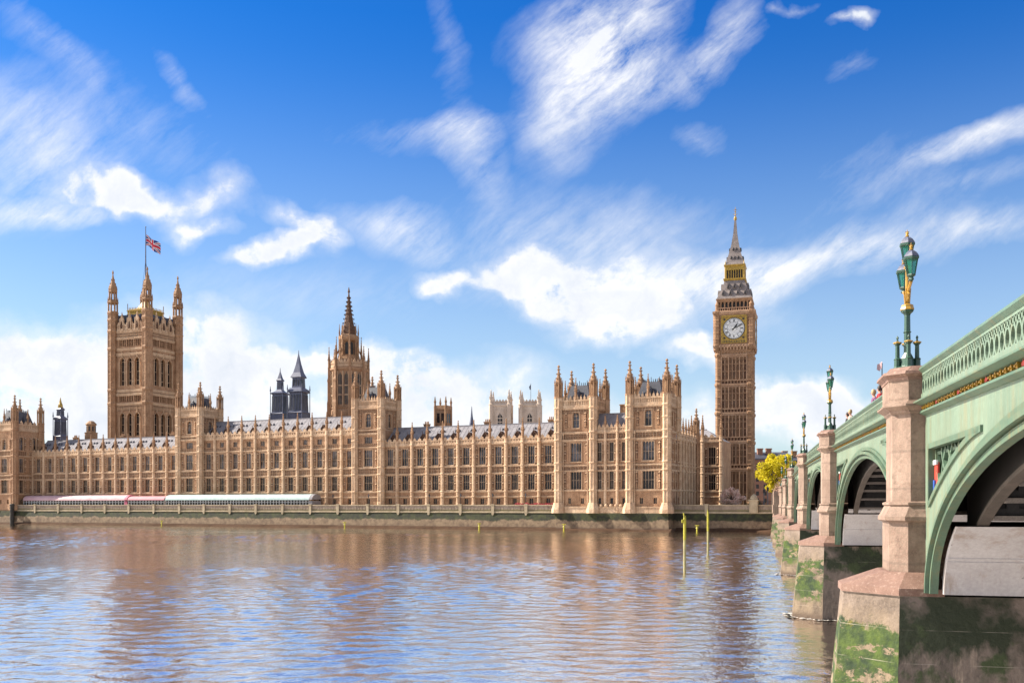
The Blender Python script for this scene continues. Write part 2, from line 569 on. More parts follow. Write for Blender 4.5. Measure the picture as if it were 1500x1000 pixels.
def buttress_fn(z0, z1, r, strings):
    def fn(b):
        b.lathe(0, 0, [(r * 1.25, z0), (r * 1.25, z0 + 1.0), (r * 1.05, z0 + 1.6), (r, z1 - 1), (r * .9, z1)], 8)
        for z in strings:
            b.lathe(0, 0, [(r, z - .22), (r * 1.28, z - .08), (r * 1.28, z + .1), (r, z + .3)], 8)
        for k in range(len(strings) - 1):
            za, zb = strings[k] + .5, strings[k + 1] - .4
            n = max(1, int((zb - za) / 2.2))
            for i in range(n):      # little blind panels and canopies on the shaft
                zc = za + (zb - za) * (i + .75) / n
                b.lathe(0, 0, [(r * .98, zc - .12), (r * 1.12, zc), (r * .98, zc + .2)], 8)
    return fn


def parapet_run(b, x0, x1, z0, z1, n, y=-.25, merl=True, gab=.7):
    """pierced parapet: base course, posts, rail, and a row of gabled merlons"""
    h = z1 - z0
    b.box(x0, x1, y, y + .3, z0, z0 + h * .3)
    b.box(x0, x1, y - .05, y + .35, z0 + h * .78, z1)
    w = (x1 - x0) / n
    for i in range(n * 2):
        xc = x0 + w * (i + .5) / 2
        b.box(xc - w * .13, xc + w * .13, y + .02, y + .28, z0 + h * .3, z0 + h * .78)
    b.quad((x0, y + .2, z0 + h * .3), (x1, y + .2, z0 + h * .3), (x1, y + .2, z0 + h * .78), (x0, y + .2, z0 + h * .78))
    if merl:
        for i in range(n):
            xc = x0 + w * (i + .5)
            m = w * .3
            b.extr([(xc - m, z1), (xc + m, z1), (xc + m, z1 + gab * .55), (xc, z1 + gab), (xc - m, z1 + gab * .55)], y, y + .3)
            b.box(xc - .05, xc + .05, y + .1, y + .2, z1 + gab * .9, z1 + gab * 1.35)


def facade(th, fr, xs, rows, z0, zc, zp, strings, friezes, br=.58, pin=None, ends=True, merl=3, butt=True, niche=True, stone='honey stone', trim='pale stone trim', gab=.8, yoff=-.12, skip=()):
    """Gothic wall: bays between the buttress positions xs; rows = (za, zb, width, lights, transoms, glass, arched)"""
    W, Tm, Cv = th.mb('wall', stone), th.mb('string_course', trim), th.mb('carved_frieze', 'carved stone')
    Pp = th.mb('parapet', trim)
    for m in (W, Tm, Cv, Pp):
        m.M = fr.M
    X0, X1 = xs[0], xs[-1]
    ops = []
    for i in range(len(xs) - 1):
        a, b = xs[i], xs[i + 1]
        c = (a + b) / 2
        for (za, zb, w, li, tr, g, ar) in rows:
            if w < 0:       # two small ones in a bay
                for sx in (-1, 1):
                    ops.append((c + sx * 1.9 + w / 2, c + sx * 1.9 - w / 2, za, zb))
                    window(th, fr, c + sx * 1.9, -w, za, zb, li, tr, g, ar, stone=trim)
                continue
            w = min(w, b - a - 1.5)
            ops.append((c - w / 2, c + w / 2, za, zb))
            window(th, fr, c, w, za, zb, li, tr, g, ar, stone=trim)
            if ar:
                arch_fill(W, c, w, zb, w * .62, .0, .45)
            # label mould and side shafts
            if zb - za > 2.2:
                Tm.box(c - w / 2 - .18, c + w / 2 + .18, -.14, .02, zb + .04, zb + .2)
                for sx in (-1, 1):
                    xx = c + sx * (w / 2 + .11)
                    Tm.box(xx - .08, xx + .08, -.12, .02, za - .3, zb + .2)
                Tm.box(c - w / 2 - .2, c + w / 2 + .2, -.22, .02, za - .3, za - .06)
            if niche and zb - za > 3:
                gap = (b - a) / 2 - br - w / 2 - .2
                if gap > .45:
                    for sx in (-1, 1):
                        xn = c + sx * (w / 2 + .2 + gap / 2)
                        hw = min(.34, gap * .38)
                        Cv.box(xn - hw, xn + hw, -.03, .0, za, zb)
                        for q in range(2):
                            zb0 = za + (zb - za) * q / 2
                            hh = (zb - za) / 2
                            Tm.lathe(xn, -.05, [(.03, zb0 + .1), (hw * .95, zb0 + .38), (hw * .95, zb0 + .46)], 6)        # pedestal
                            W.lathe(xn, -.07, [(hw * .5, zb0 + .46), (hw * .62, zb0 + hh * .5), (hw * .35, zb0 + hh * .66), (hw * .3, zb0 + hh * .74)], 6)   # figure
                            Tm.lathe(xn, -.08, [(hw * .95, zb0 + hh * .78), (hw * .9, zb0 + hh * .86), (.03, zb0 + hh * .99)], 6)   # canopy
    wallsheet(W, X0, X1, z0, zc, ops)
    for z in strings:
        Tm.box(X0, X1, -.28, -.0, z - .12, z + .1)
        Tm.box(X0, X1, -.17, -.0, z - .3, z - .12)
        Tm.box(X0, X1, -.15, -.0, z + .1, z + .2)
    for (fa, fb) in friezes:
        for i in range(len(xs) - 1):
            a, b = xs[i] + br, xs[i + 1] - br
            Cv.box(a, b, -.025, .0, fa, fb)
            n = max(3, int((b - a) / .75))
            for k in range(n + 1):
                x = a + (b - a) * k / n
                Tm.box(x - .05, x + .05, -.13, .0, fa, fb)
            for k in range(n):
                xc = a + (b - a) * (k + .5) / n
                zm = (fa + fb) / 2
                d = min((b - a) / n * .3, (fb - fa) * .3)
                W.extr([(xc - d, zm), (xc, zm - d), (xc + d, zm), (xc, zm + d)], -.11, -.02)
                W.box(xc - d * .35, xc + d * .35, -.09, -.02, fa + .05, zm - d - .04)
                W.box(xc - d * .35, xc + d * .35, -.09, -.02, zm + d + .04, fb - .05)
    # cornice and parapet
    Tm.box(X0, X1, -.38, -.0, zc - .2, zc + .1)
    Tm.box(X0, X1, -.2, -.0, zc - .5, zc - .2)
    nn = max(1, int((X1 - X0) / 1.1))
    for i in range(nn):
        x = X0 + (X1 - X0) * (i + .5) / nn
        Tm.box(x - .13, x + .13, -.34, -.2, zc - .42, zc - .2)
    for i in range(len(xs) - 1):
        parapet_run(Pp, xs[i], xs[i + 1], zc + .1, zp, merl if xs[i + 1] - xs[i] < 7 else merl * 2, gab=gab)
    if butt:
        ps = xs if ends else xs[1:-1]
        for i, x in enumerate(ps):
            if i in skip:
                continue
            fn = buttress_fn(z0, zp, br, list(strings) + [zc])
            o = th.rep('buttress', (round(z0, 1), round(zp, 1), br, tuple(strings), trim), fn, trim, fr.pt(x, yoff, 0), fr.a)
            if pin:
                th.rep('pinnacle', (round(zp, 1), pin, br), lambda b: pinn(b, zp, pin, br * .85), 'brown stone', (0, 0, 0), 0, o)
    for m in (W, Tm, Cv, Pp):
        m.M = None


def turret(th, x, y, z0, z1, ztop, r, strings, stone='honey stone', cap='brown stone', name='corner_turret'):
    def fn(b):
        b.lathe(0, 0, [(r * 1.12, z0), (r * 1.12, z0 + 1.5), (r, z0 + 2.0), (r, z1), ], 8)
        for z in strings:
            b.lathe(0, 0, [(r, z - .25), (r * 1.18, z - .08), (r * 1.18, z + .14), (r, z + .35)], 8)
        for k in range(len(strings) - 1):
            za, zb = strings[k], strings[k + 1]
            n = max(1, int((zb - za) / 1.8))
            for i in range(n):
                zz = za + (zb - za) * (i + .7) / n
                b.lathe(0, 0, [(r * .99, zz - .1), (r * 1.06, zz), (r * .99, zz + .16)], 8)
        for i in range(8):
            a = i * PI / 4 + PI / 8
            b.box(r * 1.0 * math.cos(a) - .09, r * 1.0 * math.cos(a) + .09, r * 1.0 * math.sin(a) - .09, r * 1.0 * math.sin(a) + .09, z0 + 2, z1)
    o = th.rep(name, (round(z0, 1), round(z1, 1), r, tuple(strings), stone), fn, stone, (x, y, 0))

    def top(b):
        h = ztop - z1
        zl = z1 + h * .40
        b.lathe(0, 0, [(r * 1.15, z1), (r * 1.15, z1 + h * .03), (r * .55, z1 + h * .04), (r * .55, zl), (r * 1.05, zl + h * .015), (r * 1.1, zl + h * .04)], 8)
        for i in range(8):
            a = i * PI / 4 + PI / 8
            px, py = r * .9 * math.cos(a), r * .9 * math.sin(a)
            b.box(px - .12 * r, px + .12 * r, py - .12 * r, py + .12 * r, z1, zl + h * .02)
            b.lathe(px * 1.1, py * 1.1, [(.1 * r, zl), (.1 * r, zl + h * .1), (.01, zl + h * .17)], 4)
        b.lathe(0, 0, [(r * .9, zl + h * .04), (r * .8, zl + h * .1), (r * .36, zl + h * .28), (r * .13, ztop - h * .07)], 8)
        b.lathe(0, 0, [(.06 * r, ztop - h * .09), (.34 * r, ztop - h * .065), (.34 * r, ztop - h * .045), (.04 * r, ztop)], 8)
        for i in range(8):
            a = i * PI / 4 + PI / 8
            for t in (.2, .42, .65):
                rr = r * (.86 - .85 * t)
                zz = zl + h * .06 + (ztop - zl) * t
                b.box(rr * math.cos(a) - .1, rr * math.cos(a) + .1, rr * math.sin(a) - .1, rr * math.sin(a) + .1, zz, zz + .25)
    th.rep('pinnacle', (round(z1, 1), round(ztop, 1), r), top, cap, (0, 0, 0), 0, o)
    return o


def iron_roof(th, x0, x1, y0, y1, z0, z1, name='iron_roof'):
    def fn(b):
        cx, cy = (x0 + x1) / 2, (y0 + y1) / 2
        wx, wy = (x1 - x0) / 2, (y1 - y0) / 2
        b.loft([[(cx - wx * k, cy - wy * k, z), (cx + wx * k, cy - wy * k, z), (cx + wx * k, cy + wy * k, z), (cx - wx * k, cy + wy * k, z)] for k, z in ((1, z0), (.96, z0 + .3), (.62, z1))])
        for i in range(9):      # ridge cresting
            x = cx - wx * .6 + wx * 1.2 * i / 8
            for y in (cy - wy * .6, cy + wy * .6):
                b.box(x - .07, x + .07, y - .07, y + .07, z1, z1 + (1.3 if i % 4 == 0 else .75))
            y = cy - wy * .6 + wy * 1.2 * i / 8
            for xx in (cx - wx * .6, cx + wx * .6):
                b.box(xx - .07, xx + .07, y - .07, y + .07, z1, z1 + .75)
        for sx, sy in ((0, -1), (0, 1), (1, 0), (-1, 0)):    # gabled dormers
            px, py = cx + sx * wx * .86, cy + sy * wy * .86
            b.box(px - .7, px + .7, py - .7, py + .7, z0, z0 + 2.2)
            b.lathe(px, py, [(1.0, z0 + 2.2), (.03, z0 + 4.0)], 4)
    b = MB(); fn(b)
    th.part(name, b, 'dark slate')


def gable_roof(th, x0, x1, y0, y1, z0, zr, bays=None, m='roof slate', dorm=True, hip=0.0):
    b = MB()
    ym = (y0 + y1) / 2
    b.add([(x0, y0, z0), (x1, y0, z0), (x1, y1, z0), (x0, y1, z0), (x0 + hip, ym, zr), (x1 - hip, ym, zr)],
          [(0, 1, 5, 4), (2, 3, 4, 5), (0, 4, 3), (1, 2, 5)])
    b.box(x0 + hip, x1 - hip, ym - .15, ym + .15, zr - .1, zr + .25)
    nr = int((x1 - x0) / 1.4)
    for i in range(nr + 1):     # lead rolls down the slope
        x = x0 + (x1 - x0) * i / nr
        if x < x0 + hip or x > x1 - hip:
            continue
        b.quad((x - .05, y0, z0 + .09), (x + .05, y0, z0 + .09), (x + .05, ym, zr + .09), (x - .05, ym, zr + .09))
    roof = th.part('roof', b, m)
    if dorm and bays:
        for i in range(len(bays) - 1):
            c = (bays[i] + bays[i + 1]) / 2

            def fn(q):
                q.extr([(-.75, -.3), (.75, -.3), (.75, .75), (0, 1.75), (-.75, .75)], -.2, 1.7)
                q.extr([(-.95, .7), (0, 1.95), (.95, .7), (.85, .6), (0, 1.72), (-.85, .6)], -.35, 1.75)
                q.box(-.06, .06, -.3, -.18, 1.9, 2.6)
            k = .24
            th.rep('dormer', ('d',), fn, 'carved stone', (c, y0 + (ym - y0) * k, z0 + (zr - z0) * k), 0, roof)

            def fn2(q):
                q.extr([(-.28, 0), (.28, 0), (0, .7)], -.1, .8)
            for dx in (-1.3, 1.3):
                k2 = .66
                th.rep('roof_vent', ('v',), fn2, 'dark slate', (c + dx * .5, y0 + (ym - y0) * k2, z0 + (zr - z0) * k2), 0, roof)
    return roof


# rows shared by the whole river front
BASE = (7.2, 8.9, 1.3, 2, (), 'dark glass', False)
LOW = (11.5, 16.0, 2.15, 3, (.5,), 'dark glass', False)
UPP = (19.05, 24.2, 2.15, 3, (.45,), 'pale glass', False)
STR = [9.4, 11.0, 16.4, 18.55]
FRZ = [(16.62, 18.25)]


def lin(a, b, n):
    return [a + (b - a) * i / n for i in range(n + 1)]


def river_wing(name, label, xl, xr, n, last=0):
    th = Thing(name, label, 'palace wing', PW(xl, 8, 6), PROT)
    th.e.location.z = 0
    xs = lin(0, xr - xl - last, n) + ([xr - xl] if last else [])
    facade(th, Fr(), xs, [BASE, LOW, UPP], 6, 25.35, 26.6, STR, FRZ, pin=32.4)
    gable_roof(th, 0, xr - xl, .5, 13, 25.6, 31.2, xs)
    b = th.mb('rear_wall', 'honey stone')
    b.box(0, xr - xl, 12.4, 13, 6, 25.6)
    # chimneys on the ridge
    for i, x in enumerate(xs[2::4]):
        th.rep('chimney', ('c',), lambda q: (q.box(-.9, .9, -.5, .5, 29, 32.2), q.box(-1.05, 1.05, -.65, .65, 32.2, 32.5), [q.lathe(k * .55, 0, [(.2, 32.5), (.16, 33.3)], 8) for k in (-1, 0, 1)]), 'brown stone', (x, 9.2, 0))
    return th.done()


river_wing('palace_wing', 'slate roofed river wing between the central block and the twin towered end pavilion', -93.1, -31.4, 11, 3.4)
river_wing('palace_wing', 'south river wing behind the pink marquee, below the tall square flag tower', -246.0, -174.6, 12)


def tower_top(th, x0, x1, y0, y1, zb, zs, zc, zp, ztop, win, r=1.15, low=6.0, faces='frlb', roofz=None, stone='honey stone'):
    """upper part of a square pavilion tower with four corner turrets; zb = where its own faces begin"""
    w, d = x1 - x0, y1 - y0
    th.sfx += 1
    defs = {'f': (Fr(x0, y0, 0), w), 'r': (Fr(x1, y0, PI / 2), d), 'b': (Fr(x1, y1, PI), w), 'l': (Fr(x0, y1, -PI / 2), d)}
    for k in faces:
        fr, L = defs[k]
        rows = [(win[0], win[1], 1.9, 2, (.5,), 'pale glass', True)]
        facade(th, fr, [0, L], rows, zb, zc, zp, [zs] if zs else [], [(zc - 1.6, zc - .6)], butt=False, merl=5, stone=stone, gab=1.0)
    for (x, y) in ((x0, y0), (x1, y0), (x1, y1), (x0, y1)):
        front = y == y0
        turret(th, x, y, low if front else zb, zp + .6, ztop if front else ztop - .3, r, [z for z in (11.0, 16.4, 18.55, 24.95, 27, 30.5, 34.2, zc) if z > (0 if front else zb) and z <= zc], stone='pale stone trim')
    cx, cy = (x0 + x1) / 2, (y0 + y1) / 2
    # secondary pinnacles half way along each side
    for (x, y) in ((cx, y0 - .1), (x1 + .1, cy), (cx, y1), (x0, cy)):
        th.rep('parapet_pinnacle', (zp, ztop), lambda b: pinn(b, zp, zp + (ztop - zp) * .62, .4), 'brown stone', (x, y, 0))
    iron_roof(th, x0 + 1.3, x1 - 1.3, y0 + 1.3, y1 - 1.3, zp - .6, zp + 4.2 if roofz is None else roofz)


# ---- central block: eleven bays one storey higher, a square tower at each end
CX0, CX1 = -174.5, -93.1
th = Thing('palace_block', 'taller central palace block with a square pinnacled tower at either end', 'palace block', PW(CX0, 8, 0), PROT)
L = CX1 - CX0
TW = 9.5
TOPW = (26.4, 28.1, 1.8, 3, (), 'pale glass', False)
xs = lin(TW, L - TW, 11)
STRC = STR + [24.95]
FRZC = FRZ + [(25.1, 26.1)]
facade(th, Fr(), xs, [BASE, LOW, UPP, TOPW], 6, 29.3, 30.8, STRC, FRZC, pin=36.8, ends=False)
gable_roof(th, TW, L - TW, .5, 14, 29.5, 35.6, xs)
WLOW = (11.5, 16.1, 3.1, 4, (.5,), 'dark glass', False)
WUPP = (19.05, 24.2, 3.1, 4, (.5,), 'pale glass', False)
WTOP = (26.2, 28.3, 2.8, 4, (), 'pale glass', False)
for x0 in (0, L - TW):
    th.sfx += 1
    facade(th, Fr(x0, -.9), [0, TW], [BASE, WLOW, WUPP, WTOP], 6, 29.3, 29.45, STRC, FRZC + [(29.6, 30.2)], butt=False, merl=1, gab=.02)
    tower_top(th, x0, x0 + TW, -.9, 9.0, 29.45, 30.4, 37.3, 39.7, 48.9, (31.3, 35.6))
for x, a in ((0, -PI / 2), (L, PI / 2)):
    b = th.mb('side_wall', 'honey stone')
    b.box(x - .25, x + .25, -.8, 13.5, 6, 30.5)
b.box(0, L, 13.5, 14, 6, 30.5)
th.done()

# ---- north pavilion: straight out of the river wall
th = Thing('palace_pavilion', 'end pavilion with twin square pinnacled towers rising straight from the river wall', 'palace pavilion', PW(-31, 0, 0), PROT)
tw = 10.3
W_ = 31.0
PB = (7.3, 8.9, -.95, 2, (), 'dark glass', False)
for x0 in (0, W_ - tw):
    th.sfx += 1
    facade(th, Fr(x0, 0), [0, tw], [PB, (11.3, 16.2, 3.2, 4, (.5,), 'dark glass', False), (19.0, 24.1, 3.2, 4, (.48,), 'pale glass', False)], 4.9, 24.9, 25.1, [11.0, 16.4, 17.9, 27.0], FRZ + [(25.3, 26.7)], butt=False, merl=1, gab=.02)
    facade(th, Fr(x0, 0), [0, tw], [], 25.1, 27.0, 27.05, [], [], butt=False, merl=1, gab=.02, niche=False)
    tower_top(th, x0, x0 + tw, 0, 10.2, 27.05, None, 33.8, 36.1, 46.0, (28.3, 32.6), low=4.9)
th.sfx += 1
PC = [(7.3, 8.9, .95, 1, (), 'dark glass', False), (11.3, 16.2, 1.2, 2, (.5,), 'dark glass', False), (19.0, 24.1, 1.2, 2, (.48,), 'dark glass', False)]
xs = lin(tw, W_ - tw, 3)
facade(th, Fr(), xs, PC, 4.9, 27.0, 28.2, [11.0, 16.4, 17.9, 24.9], FRZ + [(25.2, 26.4)], br=.42, pin=31.5, ends=False)
gable_roof(th, tw, W_ - tw, .5, 9.5, 27.2, 32.2, None, dorm=False)
gable_roof(th, 2, W_ - 2, 10.3, 32, 25.2, 30.5, None, dorm=False, hip=6)
th.rep('chimney', ('np',), lambda q: (q.box(-1.2, 1.2, -.6, .6, 30, 34.6), q.box(-1.35, 1.35, -.75, .75, 34.6, 34.9)), 'brown stone', (17.2, 6.5, 0))
# north side, in shade, nine bays deep
D = 32.5
th.sfx += 1
xs = lin(10.2, D, 7)
facade(th, Fr(W_, 0, PI / 2), xs, [(7.4, 9.0, 1.0, 2, (), 'dark glass', False), (11.3, 16.2, 1.6, 3, (.5,), 'dark glass', False), (19.0, 24.1, 1.6, 3, (.48,), 'dark glass', False)], 4.9, 25.3, 26.6, [11.0, 16.4, 17.9], FRZ, br=.42, pin=31.5, ends=False)
th.sfx += 1
facade(th, Fr(W_, 0, PI / 2), [1.0, 5.2, 9.6], [(7.4, 9.0, 1.0, 2, (), 'dark glass', False), (11.3, 16.2, 1.6, 3, (.5,), 'dark glass', False), (19.0, 24.1, 1.6, 3, (.48,), 'dark glass', False)], 4.9, 26.9, 27.05, [11.0, 16.4, 17.9, 25.0], FRZ, br=.42, merl=1, gab=.02, butt=False)
th.sfx += 1
facade(th, Fr(0, D, -PI / 2), lin(0, D - 9.9, 4), [(11.3, 16.2, 1.6, 3, (.5,), 'dark glass', False), (19.0, 24.1, 1.6, 3, (.48,), 'dark glass', False)], 4.9, 25.3, 26.6, [11.0, 16.4, 17.9], FRZ, br=.42, pin=31.5)
turret(th, W_, D, 4.9, 28.0, 35.6, .95, [11.0, 16.4, 17.9, 25.3])
b = th.mb('rear_wall', 'honey stone'); b.box(0, W_, D - .3, D + .3, 5, 25.4)
turret(th, -1.6, 11.5, 6, 37.5, 39.5, 1.25, [11, 18.5, 25.3, 31, 37])
# splayed buttress feet on the river wall
for x in (0, tw, W_ - tw, W_):
    th.rep('buttress_foot', ('f',), lambda q: q.lathe(0, 0, [(1.95, 4.7), (1.95, 5.7), (1.45, 7.2), (1.3, 7.6)], 8), 'pale stone trim', (x, -.15, 0))
b = th.mb('plinth', 'pale stone trim')
b.box(0, W_, -.45, 0, 4.75, 6.3); b.box(0, W_, -.6, 0, 6.3, 6.55); b.box(W_, W_ + .45, 0, D, 4.9, 6.3)
for x in lin(tw + 1, W_ - tw - 1, 6):
    b.lathe(x, -.5, [(.35, 6.55), (.5, 6.9), (.2, 7.2)], 6)
# rain pipes
for x in (1.55, W_ - tw + 1.5, tw - 1.6):
    th.rep('rain_pipe', ('rp',), lambda q: (q.tube([(0, 0, 6.5), (0, 0, 26.5)], .13), q.box(-.22, .22, -.15, .15, 26.2, 26.9)), 'pale stone trim', (x, -.45, 0))
th.done()

# ---- south pavilion, mostly out of the picture
th = Thing('palace_pavilion', 'far end pavilion with one pinnacled tower showing, cut by the left picture edge', 'palace pavilion', PW(-269, 0, 0), PROT)
x1 = 23.3; x0 = x1 - 11
facade(th, Fr(x0, 0), [0, 11], [PB, (11.3, 16.2, 3.2, 4, (.5,), 'dark glass', False), (19.0, 24.1, 3.2, 4, (.48,), 'pale glass', False), (27.4, 31.2, 1.9, 2, (.5,), 'pale glass', True)], 4.9, 34.6, 36.9, [11.0, 16.4, 17.9, 25.0, 27.0], FRZ + [(25.2, 26.6)], butt=False, merl=5, gab=1)
th.sfx += 1
facade(th, Fr(x1, 0, PI / 2), [0, 5.6, 11.3], [(7.4, 9.0, 1.0, 2, (), 'dark glass', False), (11.3, 16.2, 1.9, 3, (.5,), 'dark glass', False), (19.0, 24.1, 1.9, 3, (.48,), 'pale glass', False), (27.2, 32.0, 1.7, 2, (.5,), 'pale glass', True)], 4.9, 34.6, 36.9, [11.0, 16.4, 17.9, 25.0], FRZ + [(25.2, 26.6)], butt=False, merl=3, gab=1)
for (x, y) in ((x0, 0), (x1, 0), (x1, 11.3), (x0, 11.3)):
    turret(th, x, y, 4.9, 37.5, 47.4, 1.25, [11.0, 16.4, 17.9, 25.0, 27, 31, 34.6])
for (x, y) in ((x0 + 5.5, 0), (x1, 5.6)):
    th.rep('parapet_pinnacle', ('sp',), lambda b: pinn(b, 36.9, 42.5, .4), 'brown stone', (x, y, 0))
iron_roof(th, x0 + 1.3, x1 - 1.3, 1.3, 10, 36, 41.5)
b = th.mb('rear_wall', 'honey stone'); b.box(x0, x1, 11, 11.3, 5, 36); b.box(x0 - .2, x0 + .1, .1, 11, 5, 36)
th.sfx += 1
facade(th, Fr(0, 1.0), lin(0, x0, 3), PC, 4.9, 27.0, 28.2, [11.0, 16.4, 17.9, 24.9], FRZ, br=.42, pin=31.5, ends=False)
gable_roof(th, 0, x0, 1.5, 10, 27.2, 32, None, dorm=False)
b.box(0, x0, 9.6, 10, 5, 27)
th.done()

# ---- link range between the pavilion and the clock tower
th = Thing('palace_wing', 'shaded stone range set back between the end pavilion and the clock tower', 'palace wing', PW(-14, 38, 0), PROT)
xs = [0, 5.6, 11.2, 14.6, 20.2]
facade(th, Fr(), xs, [LOW, (19.05, 24.2, 2.2, 3, (.45,), 'dark glass', False)], 6, 26.0, 27.3, [9.4, 11, 16.4, 18.5], FRZ, pin=34, br=.6)
gable_roof(th, 0, 20.2, .5, 14, 26.2, 30.0, None, dorm=False, hip=6)
b = th.mb('rear_wall', 'honey stone'); b.box(0, 20.2, 13.6, 14, 6, 26.2); b.box(19.9, 20.2, .5, 13.6, 6, 26.2); b.box(0, .3, .5, 13.6, 6, 26.2)
th.done()
# ------------------------------------------------------------------ clock tower
ET = Thing('clock_tower', 'tall brown clock tower with gold framed white dials and an iron spire', 'clock tower', (72.6, 324.0, 0), R(-16.7))
hw = 5.55
body = MB()
ETS = [18.5, 27.3, 36.4, 45.5, 55.0]
sides = [Fr(*p) for p in ((0, -hw, 0), (hw, 0, PI / 2), (0, hw, PI), (-hw, 0, -PI / 2))]
W, Tm, Cv = ET.mb('shaft', 'brown stone'), ET.mb('string_course', 'brown stone trim'), ET.mb('blind_panel', 'carved stone')
W.box(-hw, hw, -hw, hw, 6, 58)
for fr in sides:
    for m in (W, Tm, Cv):
        m.M = fr.M
    for z in ETS:
        Tm.box(-hw, hw, -.45, 0, z - .35, z + .2); Tm.box(-hw, hw, -.3, 0, z - .9, z - .35)
        Tm.box(-hw, hw, -.38, 0, z + 1.1, z + 1.4)
        for i in range(9):
            x = -3.9 + 7.8 * i / 8
            Tm.box(x - .1, x + .1, -.25, 0, z + .2, z + 1.1)
            if i < 8:
                Cv.box(x + .2, x + .78, -.03, 0, z + .25, z + 1.05)
    zz = [6] + ETS
    for k in range(len(zz) - 1):
        za, zb = zz[k] + (1.4 if k else 0), zz[k + 1] - .9
        for i in range(8):      # long vertical shafts with recessed panels between
            x = -4.0 + 8.0 * i / 7
            big = i in (0, 2, 5, 7)
            Tm.box(x - (.2 if big else .12), x + (.2 if big else .12), -(.42 if big else .28), 0, za, zb)
            if i < 7:
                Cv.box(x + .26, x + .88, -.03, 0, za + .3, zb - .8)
                arch_fill(W, x + .57, .62, zb - .4, .5, -.2, -.02)
                if i % 2 == 1 or i in (2, 4):
                    o = None
                    W.box(x + .5, x + .64, -.14, -.02, za + .3, zb - .8)
                for t in (.36, .68):
                    W.box(x + .26, x + .88, -.17, -.02, za + (zb - za) * t, za + (zb - za) * t + .35)
for m in (W, Tm, Cv):
    m.M = None
# slit windows, each a part
for fr in sides:
    zz = [6] + ETS
    for k in range(1, len(zz) - 1):
        for x in (-2.86, 0, 2.86):
            za = zz[k] + 2.2
            ET.rep('slit_window', ('s',), lambda q: q.box(-.17, .17, -.06, .0, 0, 2.2), 'dark glass', fr.pt(x, -.05, za), fr.a)
def et_turret(q):
    q.lathe(0, 0, [(1.45, 6), (1.45, 7.5), (1.2, 8.2), (1.2, 57)], 8)
    for z in ETS:
        q.lathe(0, 0, [(1.2, z - .9), (1.5, z - .3), (1.5, z + .2), (1.2, z + .5)], 8)
        q.lathe(0, 0, [(1.2, z + 1.0), (1.36, z + 1.15), (1.36, z + 1.4), (1.2, z + 1.5)], 8)
    for k in range(1, len(ETS)):
        for t in (.3, .55, .8):
            z = ETS[k - 1] + (ETS[k] - ETS[k - 1]) * t
            q.lathe(0, 0, [(1.19, z - .12), (1.28, z), (1.19, z + .2)], 8)
for sx in (-1, 1):
    for sy in (-1, 1):
        ET.rep('corner_turret', ('et',), et_turret, 'brown stone', (sx * (hw - .75), sy * (hw - .75), 0))
# corbelled clock stage
ch = 6.25
W.sq(0, 0, [(hw, 55.2), (hw + .25, 56.0), (ch - .1, 57.2), (ch, 58.0), (ch, 68.6)])
Tm.sq(0, 0, [(ch + .1, 57.2), (ch + .3, 57.5), (ch + .3, 57.9), (ch + .05, 58.2)])
Tm.sq(0, 0, [(ch + .05, 67.6), (ch + .45, 68.2), (ch + .45, 68.8), (ch, 69.0)])
Pn = ET.mb('belfry_arcade', 'brown stone')
for sx in (-1, 1):
    for sy in (-1, 1):
        ET.rep('clock_stage_pier', ('p',), lambda q: (q.lathe(0, 0, [(1.25, 56.5), (1.45, 58), (1.35, 58.4), (1.35, 67.8), (1.6, 68.3), (1.6, 68.9), (.62, 69.2), (.62, 70.8), (.75, 71.0), (.4, 71.8), (.06, 73.4)], 8),
                [q.lathe(0, 0, [(1.34, z - .15), (1.46, z), (1.34, z + .2)], 8) for z in (60, 62, 64, 66)]), 'brown stone', (sx * (ch - .95), sy * (ch - .95), 0))
bh = 5.2
Pn.box(-bh + .9, bh - .9, -bh + .9, bh - .9, 68.8, 72.6)
Pn.sq(0, 0, [(bh + .15, 72.0), (bh + .3, 72.4), (bh + .5, 72.7), (bh + .5, 73.0)])
for fr in [Fr(*p) for p in ((0, -bh, 0), (bh, 0, PI / 2), (0, bh, PI), (-bh, 0, -PI / 2))]:
    Pn.M = fr.M
    for i in range(8):
        x = -4.2 + 8.4 * i / 7
        Pn.box(x - .2, x + .2, -.05, .6, 68.8, 72.2)
        if i < 7:
            arch_fill(Pn, x + .6, .8, 72.1, .9, .0, .45)
            ET.rep('belfry_opening', ('b',), lambda q: q.box(-.42, .42, 0, .06, 68.9, 72.1), 'black iron', fr.pt(x + .6, .8, 0), fr.a)
    Tm.M = fr.M
    for i in range(15):
        x = -5 + 10 * i / 14
        Tm.box(x - .12, x + .12, -.75, -.55, 68.9, 69.9)
    Tm.box(-5, 5, -.78, -.52, 69.8, 70.05)
    Tm.M = None
Pn.M = None
